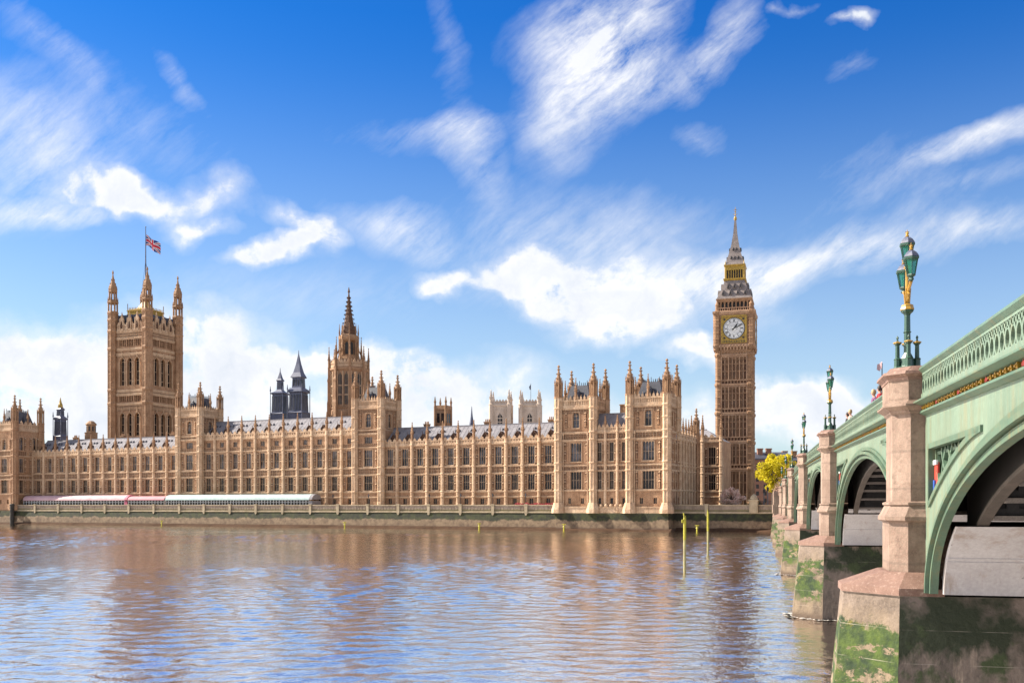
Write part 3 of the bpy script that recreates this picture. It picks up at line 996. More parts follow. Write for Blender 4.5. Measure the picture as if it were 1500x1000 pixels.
# dials
def dial_parts(fr, k):
    F = lambda q: setattr(q, 'M', fr.M)
    fb = MB(); F(fb)
    z0 = 63.2
    fb.box(-3.95, 3.95, -.22, 0, 58.55, 59.6); fb.box(-3.95, 3.95, -.3, 0, 66.9, 67.4)
    for sx in (-1, 1):
        fb.box(sx * 3.75 - .25, sx * 3.75 + .25, -.28, 0, 58.6, 67.2)
    # pierced gold corners round the dial
    n = 48
    for i in range(n):
        a0, a1 = 2 * PI * i / n, 2 * PI * (i + 1) / n
        def sqr(a):
            c, s_ = math.cos(a), math.sin(a)
            m = 3.55 / max(abs(c), abs(s_))
            return (c * m, z0 + s_ * m)
        fb.quad((3.42 * math.cos(a0), -.1, z0 + 3.42 * math.sin(a0)), (3.42 * math.cos(a1), -.1, z0 + 3.42 * math.sin(a1)), (sqr(a1)[0], -.1, sqr(a1)[1]), (sqr(a0)[0], -.1, sqr(a0)[1]))
    frame = ET.part('dial_frame', fb, 'gold')
    kb = MB(); F(kb)
    for i in range(14):
        x = -3.4 + 6.8 * i / 13
        kb.box(x - .1, x + .1, -.27, -.2, 58.75, 59.4)
    for sx in (-1, 1):
        for sz in (-1, 1):
            kb.lathe(0, 0, [(0, 0), (0, 0)], 3) if False else None
            cx_, cz_ = sx * 2.95, z0 + sz * 2.95
            kb.extr([(cx_ - .42, cz_), (cx_, cz_ - .42), (cx_ + .42, cz_), (cx_, cz_ + .42)], -.16, -.08)
    link(bpy.data.objects.new('dial_tracery', kb.mesh('dial_tracery', 'black iron')), frame)
    db = MB(); F(db)
    db.extr([(3.3 * math.cos(2 * PI * i / 48), z0 + 3.3 * math.sin(2 * PI * i / 48)) for i in range(48)], -.16, -.03)
    dial = ET.part('clock_dial', db, 'clock white')
    nb = MB(); F(nb)
    def arc(r0, r1, y, n=64):
        for i in range(n):
            a0, a1 = 2 * PI * i / n, 2 * PI * (i + 1) / n
            nb.quad(*[(r * math.cos(a), y, z0 + r * math.sin(a)) for r, a in ((r0, a0), (r0, a1), (r1, a1), (r1, a0))])
    arc(3.24, 3.42, -.19); arc(2.92, 2.98, -.19); arc(2.02, 2.08, -.19); arc(.9, .94, -.19)
    def stroke(ang, off, r0, r1, w, lean=0.0):
        ca, sa = math.sin(ang), math.cos(ang)
        def pt(u, r):
            return (r * ca + u * sa, -.2, z0 + r * sa - u * ca)
        nb.quad(pt(off - w / 2, r0), pt(off + w / 2, r0), pt(off + w / 2 + lean, r1), pt(off - w / 2 + lean, r1))
    NUM = ['XII', 'I', 'II', 'III', 'IV', 'V', 'VI', 'VII', 'VIII', 'IX', 'X', 'XI']
    for h in range(12):
        a = h * PI / 6
        wid = {'I': .15, 'V': .3, 'X': .3}
        tot = sum(wid[c] for c in NUM[h])
        o = -tot / 2
        for c in NUM[h]:
            m = o + wid[c] / 2
            if c == 'I':
                stroke(a, m, 2.14, 2.86, .1)
            elif c == 'V':
                stroke(a, m, 2.14, 2.86, .09, -.1); stroke(a, m, 2.14, 2.86, .06, .1)
            else:
                stroke(a, m - .1, 2.14, 2.86, .09, .2); stroke(a, m + .1, 2.14, 2.86, .06, -.2)
            o += wid[c]
    for i in range(60):
        stroke(i * PI / 30, 0, 2.98, 3.24, .03 if i % 5 else .08)
    for i in range(24):     # thin iron glazing bars of the opal glass
        stroke(i * PI / 12, 0, .94, 2.02, .022)
    link(bpy.data.objects.new('numerals', nb.mesh('numerals', 'black iron')), dial)
    for nm, ang, ln, w in (('hour_hand', R(38), 1.95, .34), ('minute_hand', R(66), 3.0, .22)):
        hb = MB(); F(hb)
        ca, sa = math.sin(ang), math.cos(ang)
        P_ = lambda u, r: (r * ca + u * sa, z0 + r * sa - u * ca)
        hb.extr([P_(-w / 2, -.7), P_(w / 2, -.7), P_(w / 2, 0), P_(w * .7, ln * .7), P_(0, ln), P_(-w * .7, ln * .7), P_(-w / 2, 0)], -.34 if nm[0] == 'm' else -.28, -.24)
        link(bpy.data.objects.new(nm, hb.mesh(nm, 'black iron')), dial)
for k, p in enumerate(((0, -ch, 0), (ch, 0, PI / 2), (0, ch, PI), (-ch, 0, -PI / 2))):
    dial_parts(Fr(*p), k)
    fr = Fr(*p)
    Tm.M = fr.M; Cv.M = fr.M
    for sx in (-1, 1):
        for z in (60, 62, 64, 66):
            Cv.box(sx * 4.6 - .25, sx * 4.6 + .25, -.05, 0, z - .7, z + .7)
    for i in range(9):
        x = -4 + i
        Tm.box(x - .18, x + .18, -.3, 0, 56.4, 58.2)
    Tm.M = Cv.M = None
# roofs and lantern
b = MB(); b.sq(0, 0, [(5.6, 73.0), (5.4, 73.4), (4.1, 76.0), (3.15, 79.2)]); ET.part('lower_roof', b, 'iron tiles')
gb = MB(); gb.sq(0, 0, [(3.3, 79.2), (3.55, 79.5), (3.55, 79.9), (3.1, 80.0)])
for fr in [Fr(*p) for p in ((0, -3.0, 0), (3.0, 0, PI / 2), (0, 3.0, PI), (-3.0, 0, -PI / 2))]:
    for zz_, n_, sp_, yy in ((74.3, 4, 2.3, -1.9), (76.6, 3, 1.9, -1.0)):
        for i in range(n_):
            x = (i - (n_ - 1) / 2) * sp_
            o = ET.rep('roof_dormer', ('rd',), lambda q: (q.extr([(-.55, 0), (.55, 0), (0, 1.8)], -.35, 1.2),), 'iron tiles', fr.pt(x, yy, zz_), fr.a)
            ET.rep('opening', ('ro',), lambda q: q.extr([(-.36, .1), (.36, .1), (0, 1.25)], -.4, -.3), 'black iron', (0, 0, 0), 0, o)
    gb.M = fr.M
    for i in range(8):
        x = -2.6 + 5.2 * i / 7
        gb.box(x - .13, x + .13, -.1, .15, 80, 83.0)
    gb.box(-2.9, 2.9, -.12, .15, 82.6, 83.9)
    gb.M = None
gb.sq(0, 0, [(3.05, 83.6), (3.4, 84.0), (3.4, 84.35), (3.0, 84.4)])
for sx in (-1, 1):
    for sy in (-1, 1):
        gb.lathe(sx * 2.95, sy * 2.95, [(.28, 79.9), (.28, 84.4), (.1, 85.2), (.02, 86)], 6)
ET.part('lantern', gb, 'gold')
b = MB(); b.box(-2.5, 2.5, -2.5, 2.5, 79.8, 83.8); ET.part('lantern_core', b, 'black iron')
b = MB(); b.sq(0, 0, [(3.2, 84.4), (2.85, 85.1), (2.0, 87.9), (1.2, 91.2), (.62, 95.0), (.28, 99.4), (.1, 101)]); ET.part('spire', b, 'iron tiles')
for fr in [Fr(*p) for p in ((0, 0, 0), (0, 0, PI / 2), (0, 0, PI), (0, 0, -PI / 2))]:
    for z, r, xs_ in ((86.3, 2.4, (-1.1, 0, 1.1)), (89.2, 1.65, (-.5, .5))):
        for x in xs_:
            ET.rep('spire_dormer', ('sd',), lambda q: q.extr([(-.3, 0), (.3, 0), (0, 1.0)], -.3, .8), 'black iron', fr.pt(x, -r, z), fr.a)
b = MB(); b.M = Matrix.Translation((0, 0, 1.6)); b.tube([(0, 0, 98.2), (0, 0, 102)], .09); b.lathe(0, 0, [(.3, 97.6), (.5, 98.0), (.5, 98.5), (.3, 99)], 8); b.lathe(0, 0, [(.02, 100.2), (.34, 100.5), (.02, 100.8)], 8); b.box(-.6, .6, -.05, .05, 101.1, 101.25); b.box(-.05, .05, -.6, .6, 101.1, 101.25)
for a in range(4):
    b.tube([(0, 0, 99.2), (.7 * math.cos(a * PI / 2 + .4), .7 * math.sin(a * PI / 2 + .4), 99.9)], .06)
ET.part('weather_finial', b, 'gold')
ET.done()

# ------------------------------------------------------------------ great square flag tower
VT = Thing('flag_tower', 'massive square stone tower with four corner turrets flying a flag', 'tower', (-157.3, 428.0, 0), R(-22))
h = 9.25
STRV = [49.6, 55.2, 72.7, 80.2]
rowsV = [(36, 45.6), (57.3, 68.8)]
for fr in [Fr(*p) for p in ((0, -h, 0), (h, 0, PI / 2), (0, h, PI), (-h, 0, -PI / 2))]:
    W, Tm, Cv, Pp = VT.mb('wall', 'honey stone'), VT.mb('string_course', 'pale stone trim'), VT.mb('carved_frieze', 'carved stone'), VT.mb('parapet', 'pale stone trim')
    for m in (W, Tm, Cv, Pp):
        m.M = fr.M
    ops = []
    for c in (-4.0, 0, 4.0):
        for za, zb in rowsV:
            ops.append((c - 1.4, c + 1.4, za, zb))
            arch_fill(W, c, 2.8, zb, 2.3, 0, .8)
            window(VT, fr, c, 2.8, za, zb, 2, (.18, .5,), 'dark glass', True, dep=1.1, bar=.2)
            for sx in (-1, 1):
                Tm.box(c + sx * 1.58 - .16, c + sx * 1.58 + .16, -.3, 0, za - .5, zb - 1.6)
                p = arch_pts(3.2, 2.5)
                for i in range(len(p) - 1):
                    (xa, zc_), (xb, zd) = p[i], p[i + 1]
                    Tm.add([(c - sx * xa, -.28, zb - 2.3 + zc_), (c - sx * xb, -.28, zb - 2.3 + zd), (c - sx * xb, -.28, zb - 2.0 + zd), (c - sx * xa * 1.12, -.28, zb - 2.15 + zc_),
                            (c - sx * xa, 0, zb - 2.3 + zc_), (c - sx * xb, 0, zb - 2.3 + zd), (c - sx * xb, 0, zb - 2.0 + zd), (c - sx * xa * 1.12, 0, zb - 2.15 + zc_)],
                           [(0, 1, 2, 3), (0, 4, 5, 1), (2, 6, 7, 3)])
            Tm.extr([(c - .25, zb + .5), (c + .25, zb + .5), (c + .1, zb + 2.4), (c, zb + 2.9), (c - .1, zb + 2.4)], -.35, -.02)
        for za, zb in ((50.4, 52.9), (73.7, 76.6)):
            for k in range(4):
                x = c - 1.35 + .9 * k
                ops.append((x - .3, x + .3, za, zb))
                VT.rep('gallery_window', (round(zb - za, 1),), lambda q, hh=zb - za: q.box(-.3, .3, 0, .05, 0, hh), 'dark glass', fr.pt(x, .5, za), fr.a)
    wallsheet(W, -h, h, 6, 80.2, ops, 0, .9)
    for z in STRV + [53.6, 77.3, 70.6]:
        Tm.box(-h, h, -.4, 0, z - .3, z + .25); Tm.box(-h, h, -.22, 0, z - .8, z - .3)
    for za, zb in ((46.5, 48.6), (69.2, 70.2), (53.9, 54.5), (77.6, 79.2)):
        n = 20
        Cv.box(-6.6, 6.6, -.03, 0, za, zb)
        for i in range(n + 1):
            x = -6.6 + 13.2 * i / n
            Tm.box(x - .08, x + .08, -.2, 0, za, zb)
        for i in range(n):
            x = -6.6 + 13.2 * (i + .5) / n
            W.extr([(x - .22, (za + zb) / 2), (x, za + .1), (x + .22, (za + zb) / 2), (x, zb - .1)], -.15, -.02)
    # carved niches over the arches
    for c in (-4.0, 0, 4.0):
        for dx in (-1.2, 1.2):
            Cv.box(c + dx - .5, c + dx + .5, -.05, 0, 66.6, 70.2) if False else None
    for zz in (81.0,):
        parapet_run(Pp, -6.8, 6.8, 80.45, 83.0, 6, y=-.3, gab=1.1)
    for c in (-4.1, 0, 4.1):      # tall niches with statues breaking the parapet
        VT.rep('parapet_niche', ('n',), lambda q: (q.box(-1.0, 1.0, -.5, .2, 80.4, 84.6), q.extr([(-1.15, 84.5), (1.15, 84.5), (0, 87.0)], -.55, .2), q.lathe(0, -.2, [(.25, 86.4), (.3, 87.2), (.03, 88.4)], 6), [q.box(s * .95 - .16, s * .95 + .16, -.65, -.3, 80.4, 85.6) for s in (-1, 1)]), 'pale stone trim', fr.pt(c, 0, 0), fr.a)
        VT.rep('statue', ('s',), lambda q: q.lathe(0, -.55, [(.45, 81.2), (.5, 82.6), (.3, 83.3), (.26, 83.9), (.03, 84.2)], 8), 'carved stone', fr.pt(c, 0, 0), fr.a)
    for m in (W, Tm, Cv, Pp):
        m.M = None
def vt_tur(q):
    q.lathe(0, 0, [(2.3, 6), (2.12, 9), (2.12, 88.2)], 8)
    for z in STRV + [85.0, 88.0]:
        q.lathe(0, 0, [(2.12, z - .9), (2.42, z - .2), (2.42, z + .3), (2.12, z + .8)], 8)
    for z in (62, 66.5, 40, 44, 58.5, 52.6, 76.6, 70, 82.5):
        q.lathe(0, 0, [(2.11, z - .15), (2.22, z), (2.11, z + .25)], 8)
    for i in range(8):
        a = i * PI / 4 + PI / 8
        x, y = 2.1 * math.cos(a), 2.1 * math.sin(a)
        q.lathe(x, y, [(.17, 8), (.17, 88)], 4)
def vt_top(q):
    for za, zb, r in ((88.2, 92.6, 1.85), (93.4, 97.2, 1.45)):
        q.lathe(0, 0, [(r * 1.25, za), (r * 1.25, za + .3), (r * .8, za + .31)], 8)
        for i in range(8):
            a = i * PI / 4 + PI / 8
            x, y = r * math.cos(a), r * math.sin(a)
            q.lathe(x, y, [(.34, za), (.34, zb)], 6)
            q.lathe(x * 1.12, y * 1.12, [(.22, zb - .4), (.22, zb + 1.2), (.02, zb + 2.4)], 4)
        q.lathe(0, 0, [(r * .8, zb - .7), (r * 1.2, zb - .4), (r * 1.32, zb), (r * 1.25, zb + .5), (r * .9, zb + .8)], 8)
    q.lathe(0, 0, [(1.6, 97.2), (1.95, 98.2), (1.65, 99.4), (1.0, 100.9), (.5, 103.0), (.22, 104.6)], 8)
    q.lathe(0, 0, [(.1, 104.6), (.42, 105.0), (.42, 105.3), (.08, 106.4)], 8)
    for i in range(8):
        a = i * PI / 4 + PI / 8
        for r, z in ((1.6, 98.7), (1.15, 100.3), (.65, 102)):
            q.box(r * math.cos(a) - .14, r * math.cos(a) + .14, r * math.sin(a) - .14, r * math.sin(a) + .14, z, z + .5)
for sx in (-1, 1):
    for sy in (-1, 1):
        o = VT.rep('corner_turret', ('vt',), vt_tur, 'honey stone', (sx * h, sy * h, 0))
        VT.rep('turret_crown', ('vt',), vt_top, 'brown stone', (0, 0, 0), 0, o)
b = MB(); b.sq(0, 0, [(8.3, 80), (8.1, 86.8), (7.9, 87.2)]); VT.part('iron_roof', b, 'dark slate')
b = MB()
for fr in [Fr(*p) for p in ((0, -8.2, 0), (8.2, 0, PI / 2), (0, 8.2, PI), (-8.2, 0, -PI / 2))]:
    b.M = fr.M
    for i in range(7):
        x = -7.2 + 14.4 * i / 6
        b.box(x - .14, x + .14, -.2, .1, 82, 87.3)
b.M = None
VT.part('roof_rib', b, 'tower slate')
b = MB(); b.sq(0, 0, [(5.2, 87.1), (5.2, 89.4), (5.4, 89.4), (5.4, 89.8), (2.4, 91.0), (1.2, 93.5), (.5, 96)])
for i in range(13):
    t = -5.1 + 10.2 * i / 12
    for x, y in ((t, -5.1), (t, 5.1), (-5.1, t), (5.1, t)):
        b.box(x - .1, x + .1, y - .1, y + .1, 89.6, 92.6 if i in (0, 12) else 90.9)
VT.part('gilded_crest', b, 'gold')
VT.done()
b = MB(); b.tube([(0, 0, 93), (0, 0, 110), (0, 0, 126)], [.34, .28, .14], 8); b.lathe(0, 0, [(.02, 125.8), (.3, 126.1), (.02, 126.5)], 8)
flagpole = Thing('flagpole', 'tall slim flagpole rising from the crown of the square tower', 'flagpole', (-157.3, 428.0, 0))
flagpole.part('pole', b, 'tower slate')
b = MB()
for a in (0, 2.1, 4.2):
    b.tube([(0, 0, 112), (3.2 * math.cos(a), 3.2 * math.sin(a), 90.5)], .045, 4)
flagpole.part('guy_rope', b, 'black iron')
# the flag, blown out and drooping
def union_jack(u, v):
    X, Y = (u - .5) * 2, v - .5
    if abs(Y) < .1 or abs(X) < .1:
        return 0
    if abs(Y) < .17 or abs(X) < .17:
        return 1
    d1 = abs(X * .5 - Y) / 1.118; d2 = abs(X * .5 + Y) / 1.118
    if min(d1, d2) < .04:
        return 0
    if min(d1, d2) < .105:
        return 1
    return 2
fb = MB()
NU, NV = 72, 36
def flag_p(u, v):
    x = .2 + 5.9 * u
    z = 122.6 - 4.3 * (1 - v) - 3.6 * u ** 1.1 - .6 * u * (1 - v) + .35 * math.sin(u * 8 + v)
    y = .75 * math.sin(u * 7.0 + v * 1.5) * (.25 + u)
    return (x, y, z)
for i in range(NU):
    for j in range(NV):
        fb.mi = union_jack((i + .5) / NU, (j + .5) / NV)
        fb.quad(flag_p(i / NU, j / NV), flag_p((i + 1) / NU, j / NV), flag_p((i + 1) / NU, (j + 1) / NV), flag_p(i / NU, (j + 1) / NV))
single('flag', fb, ['flag red', 'flag white', 'flag blue'], 'red white and blue crossed flag drooping from the pole above the square tower', 'flag', (-157.3, 428.0, 0))

# ------------------------------------------------------------------ central spire
CZ = 365.0
CXp = (511 - 750) / 1460 * CZ
CT = Thing('spire_tower', 'octagonal stone tower with a slender spire behind the central block', 'tower', (CXp, CZ, 0), R(-10))
b = MB()
R1 = 6.6
b.lathe(0, 0, [(R1 * 1.06, 6), (R1 * 1.06, 41), (R1, 42), (R1, 56.5)], 8)
b.lathe(0, 0, [(R1, 55.3), (R1 + .5, 55.9), (R1 + .5, 56.5), (R1, 56.9)], 8)
b.lathe(0, 0, [(R1, 41.5), (R1 + .4, 42.0), (R1, 42.5)], 8)
CT.part('drum', b, 'honey stone')
ap = R1 * math.cos(PI / 8)
tb = CT.mb('tracery', 'pale stone trim'); cvb = CT.mb('parapet', 'pale stone trim')
for i in range(8):
    a = i * PI / 4
    fr = Fr(ap * math.sin(a), -ap * math.cos(a), a)
    for x in (-1.15, 1.15):
        CT.rep('lancet_window', ('l',), lambda q: q.extr([(-.6, 43.2), (.6, 43.2), (.6, 53.6), (0, 54.9), (-.6, 53.6)], -.06, .02), 'dark glass', fr.pt(x, 0, 0), fr.a)
        tb.M = fr.M
        tb.box(x - .05, x + .05, -.25, -.07, 43.2, 54.5)
        for z in (46.6, 50):
            tb.box(x - .6, x + .6, -.25, -.07, z - .2, z + .25)
    for x in (-2.0, 0, 2.0):
        tb.box(x - .16, x + .16, -.35, 0, 42.5, 55.2)
    cvb.M = fr.M
    parapet_run(cvb, -2.6, 2.6, 56.9, 58.6, 4, y=-.2, gab=1.0)
    a2 = a + PI / 8
    rx, ry = (R1 + .55) * math.sin(a2), -(R1 + .55) * math.cos(a2)
    o = CT.rep('buttress', ('ct',), lambda q: (q.lathe(0, 0, [(1.0, 6), (1.0, 44), (.75, 45), (.75, 52), (.6, 53), (.6, 57)], 4), q.lathe(0, 0, [(.8, 51.5), (.95, 52.2), (.6, 53.2)], 4)), 'honey stone', (rx, ry, 0), a2)
    CT.rep('pinnacle', ('ct',), lambda q: pinn(q, 56.5, 64.5, .5), 'brown stone', (0, 0, 0), 0, o)
tb.M = cvb.M = None
b = MB()
b.lathe(0, 0, [(5.6, 56.9), (4.9, 58.6), (4.2, 60.0), (3.9, 61.0), (3.9, 61.4)], 8)
for i in range(8):
    a = i * PI / 4 + PI / 8
    x, y = 3.3 * math.cos(a), 3.3 * math.sin(a)
    b.lathe(x, y, [(.42, 61), (.42, 68.5)], 6)
    b.tube([(x * 1.45, y * 1.45, 60.5), (x * 1.05, y * 1.05, 64)], .2, 4)
b.lathe(0, 0, [(3.2, 66.6), (3.7, 67.2), (3.8, 68.2), (3.0, 69.0)], 8)
b.lathe(0, 0, [(2.3, 61), (2.3, 67)], 8)
CT.part('lantern', b, 'brown stone')
for i in range(8):
    a = i * PI / 4
    CT.rep('lantern_opening', ('lo',), lambda q: q.extr([(-.6, 61.8), (.6, 61.8), (.6, 65.6), (0, 66.5), (-.6, 65.6)], -.05, 0), 'black iron', (2.2 * math.sin(a), -2.2 * math.cos(a), 0), a)
    a2 = a + PI / 8
    for r, z0_, z1_, s_ in ((4.5, 59, 68.5, .42), (3.4, 67.5, 73.0, .3)):
        CT.rep('pinnacle', (r,), lambda q, z0_=z0_, z1_=z1_, s_=s_: pinn(q, z0_, z1_, s_), 'brown stone', (r * math.sin(a2), -r * math.cos(a2), 0), a2)
b = MB()
b.lathe(0, 0, [(2.8, 69), (2.4, 72), (2.3, 72.4), (1.9, 72.6), (1.15, 76.6), (1.3, 77), (1.0, 77.3), (.6, 81), (.2, 84.6)], 8)
b.lathe(0, 0, [(.1, 84.3), (.45, 84.8), (.08, 86.6)], 8)
for i in range(8):
    a = i * PI / 4 + PI / 8
    for k in range(9):
        z = 70 + k * 1.55
        rr = 2.7 - (z - 69) * .158
        b.box(rr * math.cos(a) - .15, rr * math.cos(a) + .15, rr * math.sin(a) - .15, rr * math.sin(a) + .15, z, z + .5)
CT.part('spire', b, 'carved stone')
CT.done()

# ------------------------------------------------------------------ dark iron ventilating turrets over the roofs
def at(px, py, Z):
    return ((px - 750) / 1460 * Z, Z, 7 + (739 - py) * Z / 1460)


def iron_lantern(px, Z, w, z0, z1, w2, z2, ztop, label, legs=True):
    x = (px - 750) / 1460 * Z
    t = Thing('roof_turret', label, 'turret', (x, Z, 0), R(-18))
    b = MB(); b.sq(0, 0, [(w * .5, 6), (w * .5, z0), (w * .55, z0 + .3), (w * .46, z0 + .8), (w * .42, z1 - .6), (w * .55, z1 - .2), (w * .55, z1)])
    t.part('body', b, 'tower slate')
    lv = MB()
    for fr in [Fr(*p) for p in ((0, -w * .44, 0), (w * .44, 0, PI / 2), (0, w * .44, PI), (-w * .44, 0, -PI / 2))]:
        lv.M = fr.M
        for i in range(4):
            c = -w * .33 + w * .22 * i
            lv.box(c - w * .07, c + w * .07, -.1, .05, z0 + 1.2, z1 - 1.2)
    t.part('louvre', lv, 'dark slate')
    sh = MB()
    for sx in (-1, 1):
        for sy in (-1, 1):
            sh.tube([(sx * w * .52, sy * w * .52, z0 - 3), (sx * w * .52, sy * w * .52, z1 + 2.4)], [.17, .12], 6)
            sh.lathe(sx * w * .52, sy * w * .52, [(.3, z1 + .6), (.02, z1 + 2.6)], 6)
    t.part('corner_shaft', sh, 'tower slate')
    b = MB(); b.sq(0, 0, [(w * .52, z1), (w2 * .75, z1 + (z2 - z1) * .16), (w2 * .5, z1 + (z2 - z1) * .3), (w2 * .46, z2)])
    b.sq(0, 0, [(w2 * .5, z2), (w2 * .62, z2 + .3), (w2 * .4, z2 + (ztop - z2) * .2), (w2 * .2, z2 + (ztop - z2) * .5), (.12, ztop - 1.4), (.05, ztop)])
    t.part('cap', b, 'tower slate')
    lv = MB()
    for fr in [Fr(*p) for p in ((0, -w2 * .48, 0), (w2 * .48, 0, PI / 2), (0, w2 * .48, PI), (-w2 * .48, 0, -PI / 2))]:
        lv.M = fr.M
        for i in range(3):
            c = -w2 * .28 + w2 * .28 * i
            lv.box(c - w2 * .09, c + w2 * .09, -.05, .05, z1 + (z2 - z1) * .4, z2 - .5)
    t.part('lantern_light', lv, 'pale glass' if w2 > 3 else 'dark slate')
    return t


iron_lantern(410.5, 372, 5.0, 40.5, 48.5, 1.9, 53.0, 58.0, 'smaller dark iron turret, left of a pair above the central roof').done()
iron_lantern(437.5, 368, 5.7, 40.5, 48.6, 3.6, 53.6, 64.0, 'larger dark iron turret with pale lit lantern, right of a pair above the central roof').done()
t = iron_lantern(88.5, 385, 3.5, 33.0, 40.2, 2.0, 43.5, 47.6, 'small dark turret with a gilded tip near the south end of the roofs')
b = MB(); b.lathe(0, 0, [(.9, 43.5), (.9, 45.5), (.5, 46.4), (.06, 48.4)], 8); t.part('gilded_tip', b, 'gold'); t.done()

x, y, _ = at(133.5, 640, 385)
t = Thing('stone_lantern', 'squat octagonal stone lantern poking over the south wing roof', 'lantern tower', (x, y, 0))
b = MB(); b.lathe(0, 0, [(2.3, 6), (2.3, 34.5), (2.5, 34.8), (1.75, 35.0), (1.75, 37.6), (2.1, 37.9), (1.9, 38.3), (1.2, 39), (.8, 39.3)], 8); t.part('drum', b, 'brown stone')
for i in range(8):
    a = i * PI / 4
    t.rep('opening', ('so',), lambda q: q.box(-.28, .28, -.05, .02, 35.4, 37.2), 'black iron', (1.64 * math.sin(a), -1.64 * math.cos(a), 0), a)
t.done()

x, y, _ = at(649, 600, 335)
t = Thing('stone_turret', 'small square stone tower with four thin pinnacles over the north wing roof', 'turret', (x, y, 0), R(-22))
hw_ = 2.0
b = MB(); b.sq(0, 0, [(hw_ + .5, 6), (hw_ + .5, 32.6), (hw_ + .1, 33.4), (hw_, 33.5), (hw_, 38.6), (hw_ + .2, 38.9), (hw_ + .2, 40.2)]); t.part('shaft', b, 'honey stone')
for fr in [Fr(*p) for p in ((0, -hw_, 0), (hw_, 0, PI / 2), (0, hw_, PI), (-hw_, 0, -PI / 2))]:
    for sx in (-1, 1):
        t.rep('window', ('st',), lambda q: q.box(-.5, .5, -.05, .02, 34.4, 37.6), 'dark glass', fr.pt(sx * .8, 0, 0), fr.a)
for sx in (-1, 1):
    for sy in (-1, 1):
        t.rep('corner_pinnacle', ('st',), lambda q: (q.lathe(0, 0, [(.42, 33), (.42, 40)], 8), pinn(q, 40, 43.2, .36)), 'brown stone', (sx * hw_, sy * hw_, 0))
t.done()

x, y, _ = at(691, 620, 318)
t = Thing('roof_spirelet', 'thin dark spirelet behind the north wing ridge', 'spire', (x, y, 0))
b = MB(); b.lathe(0, 0, [(1.2, 28), (1.2, 31.5), (.8, 32), (.75, 33), (.35, 35.2), (.06, 38.4)], 8); t.part('spire', b, 'tower slate')
b = MB(); b.lathe(0, 0, [(.9, 6), (.9, 28.2)], 8); t.part('post', b, 'tower slate'); t.done()

# ------------------------------------------------------------------ twin church towers far behind
def church_tower(px, label):
    Z = 520
    x = (px - 750) / 1460 * Z
    t = Thing('church_tower', label, 'church tower', (x, Z, 0), R(-6), 'twin west towers of the pale church')
    hw_ = 4.7
    b = MB(); b.box(-hw_, hw_, -hw_, hw_, 6, 58.5); b.sq(0, 0, [(hw_, 57.6), (hw_ + .45, 58.2), (hw_ + .45, 58.8), (hw_, 58.9)]); b.sq(0, 0, [(hw_, 45.6), (hw_ + .3, 46), (hw_, 46.5)]); t.part('shaft', b, 'white stone')
    pb = t.mb('parapet', 'white stone')
    for fr in [Fr(*p) for p in ((0, -hw_, 0), (hw_, 0, PI / 2), (0, hw_, PI), (-hw_, 0, -PI / 2))]:
        o = t.rep('belfry_window', ('ab',), lambda q: q.extr([(-1.2, 47.5), (1.2, 47.5), (1.2, 52.6), (0, 54.4), (-1.2, 52.6)], -.08, .02), 'dark glass', fr.pt(0, 0, 0), fr.a)
        t.rep('frame', ('ab',), lambda q: (q.box(-.12, .12, -.2, -.09, 47.5, 54), [q.box(-1.2, 1.2, -.21, -.09, z, z + .4) for z in (49.5, 51.5)]), 'white stone', (0, 0, 0), 0, o)
        pb.M = fr.M
        parapet_run(pb, -hw_ + .8, hw_ - .8, 58.9, 60.6, 5, y=-.1, gab=.8)
        for sx in (-3.4, -2.2, 2.2, 3.4):
            pb.box(sx - .15, sx + .15, -.25, 0, 47, 57.5)
    pb.M = None
    for sx in (-1, 1):
        for sy in (-1, 1):
            t.rep('pinnacle', ('ab',), lambda q: (q.lathe(0, 0, [(1.15, 6), (1.15, 58.5), (1.35, 58.9), (1.0, 59.2)], 8), pinn(q, 59, 66.5, .95)), 'white stone', (sx * hw_, sy * hw_, 0))
    return t.done()


church_tower(734, 'pale pinnacled church tower without a flagpole, left of a matching pair')
church_tower(777, 'pale pinnacled church tower with a flagpole, right of a matching pair')
b = MB(); x = (777.5 - 750) / 1460 * 520
b.tube([(0, 0, 58), (0, 0, 70.3)], [.14, .09]); b.add([(0, 0, 67.2), (-.5, .2, 66.8), (-.9, .1, 68.5), (0, 0, 69.8)], [(0, 1, 2, 3)])
single('flagpole', b, 'tower slate', 'thin flagpole with a limp dark flag on the right church tower', 'flagpole', (x, 520, 0))
# pale tent-like roof and low block beside the towers
b = MB(); b.box(-14, 10, 0, 8, 6, 34.6); b.box(-14.4, 10.4, -.3, 8.3, 34.6, 35.2)
for i in range(8):
    b.box(-12 + i * 2.8, -11.4 + i * 2.8, -.15, 0, 30, 34.5)
t = Thing('office_building', 'pale low block with a flat roof just above the north wing ridge', 'building', (*at(690, 620, 400)[:2], 0))
t.part('wall', b, 'white stone'); b = MB(); b.box(-9, -1, 2, 6, 35.2, 37.2); t.part('roof_plant', b, 'roof slate'); t.done()
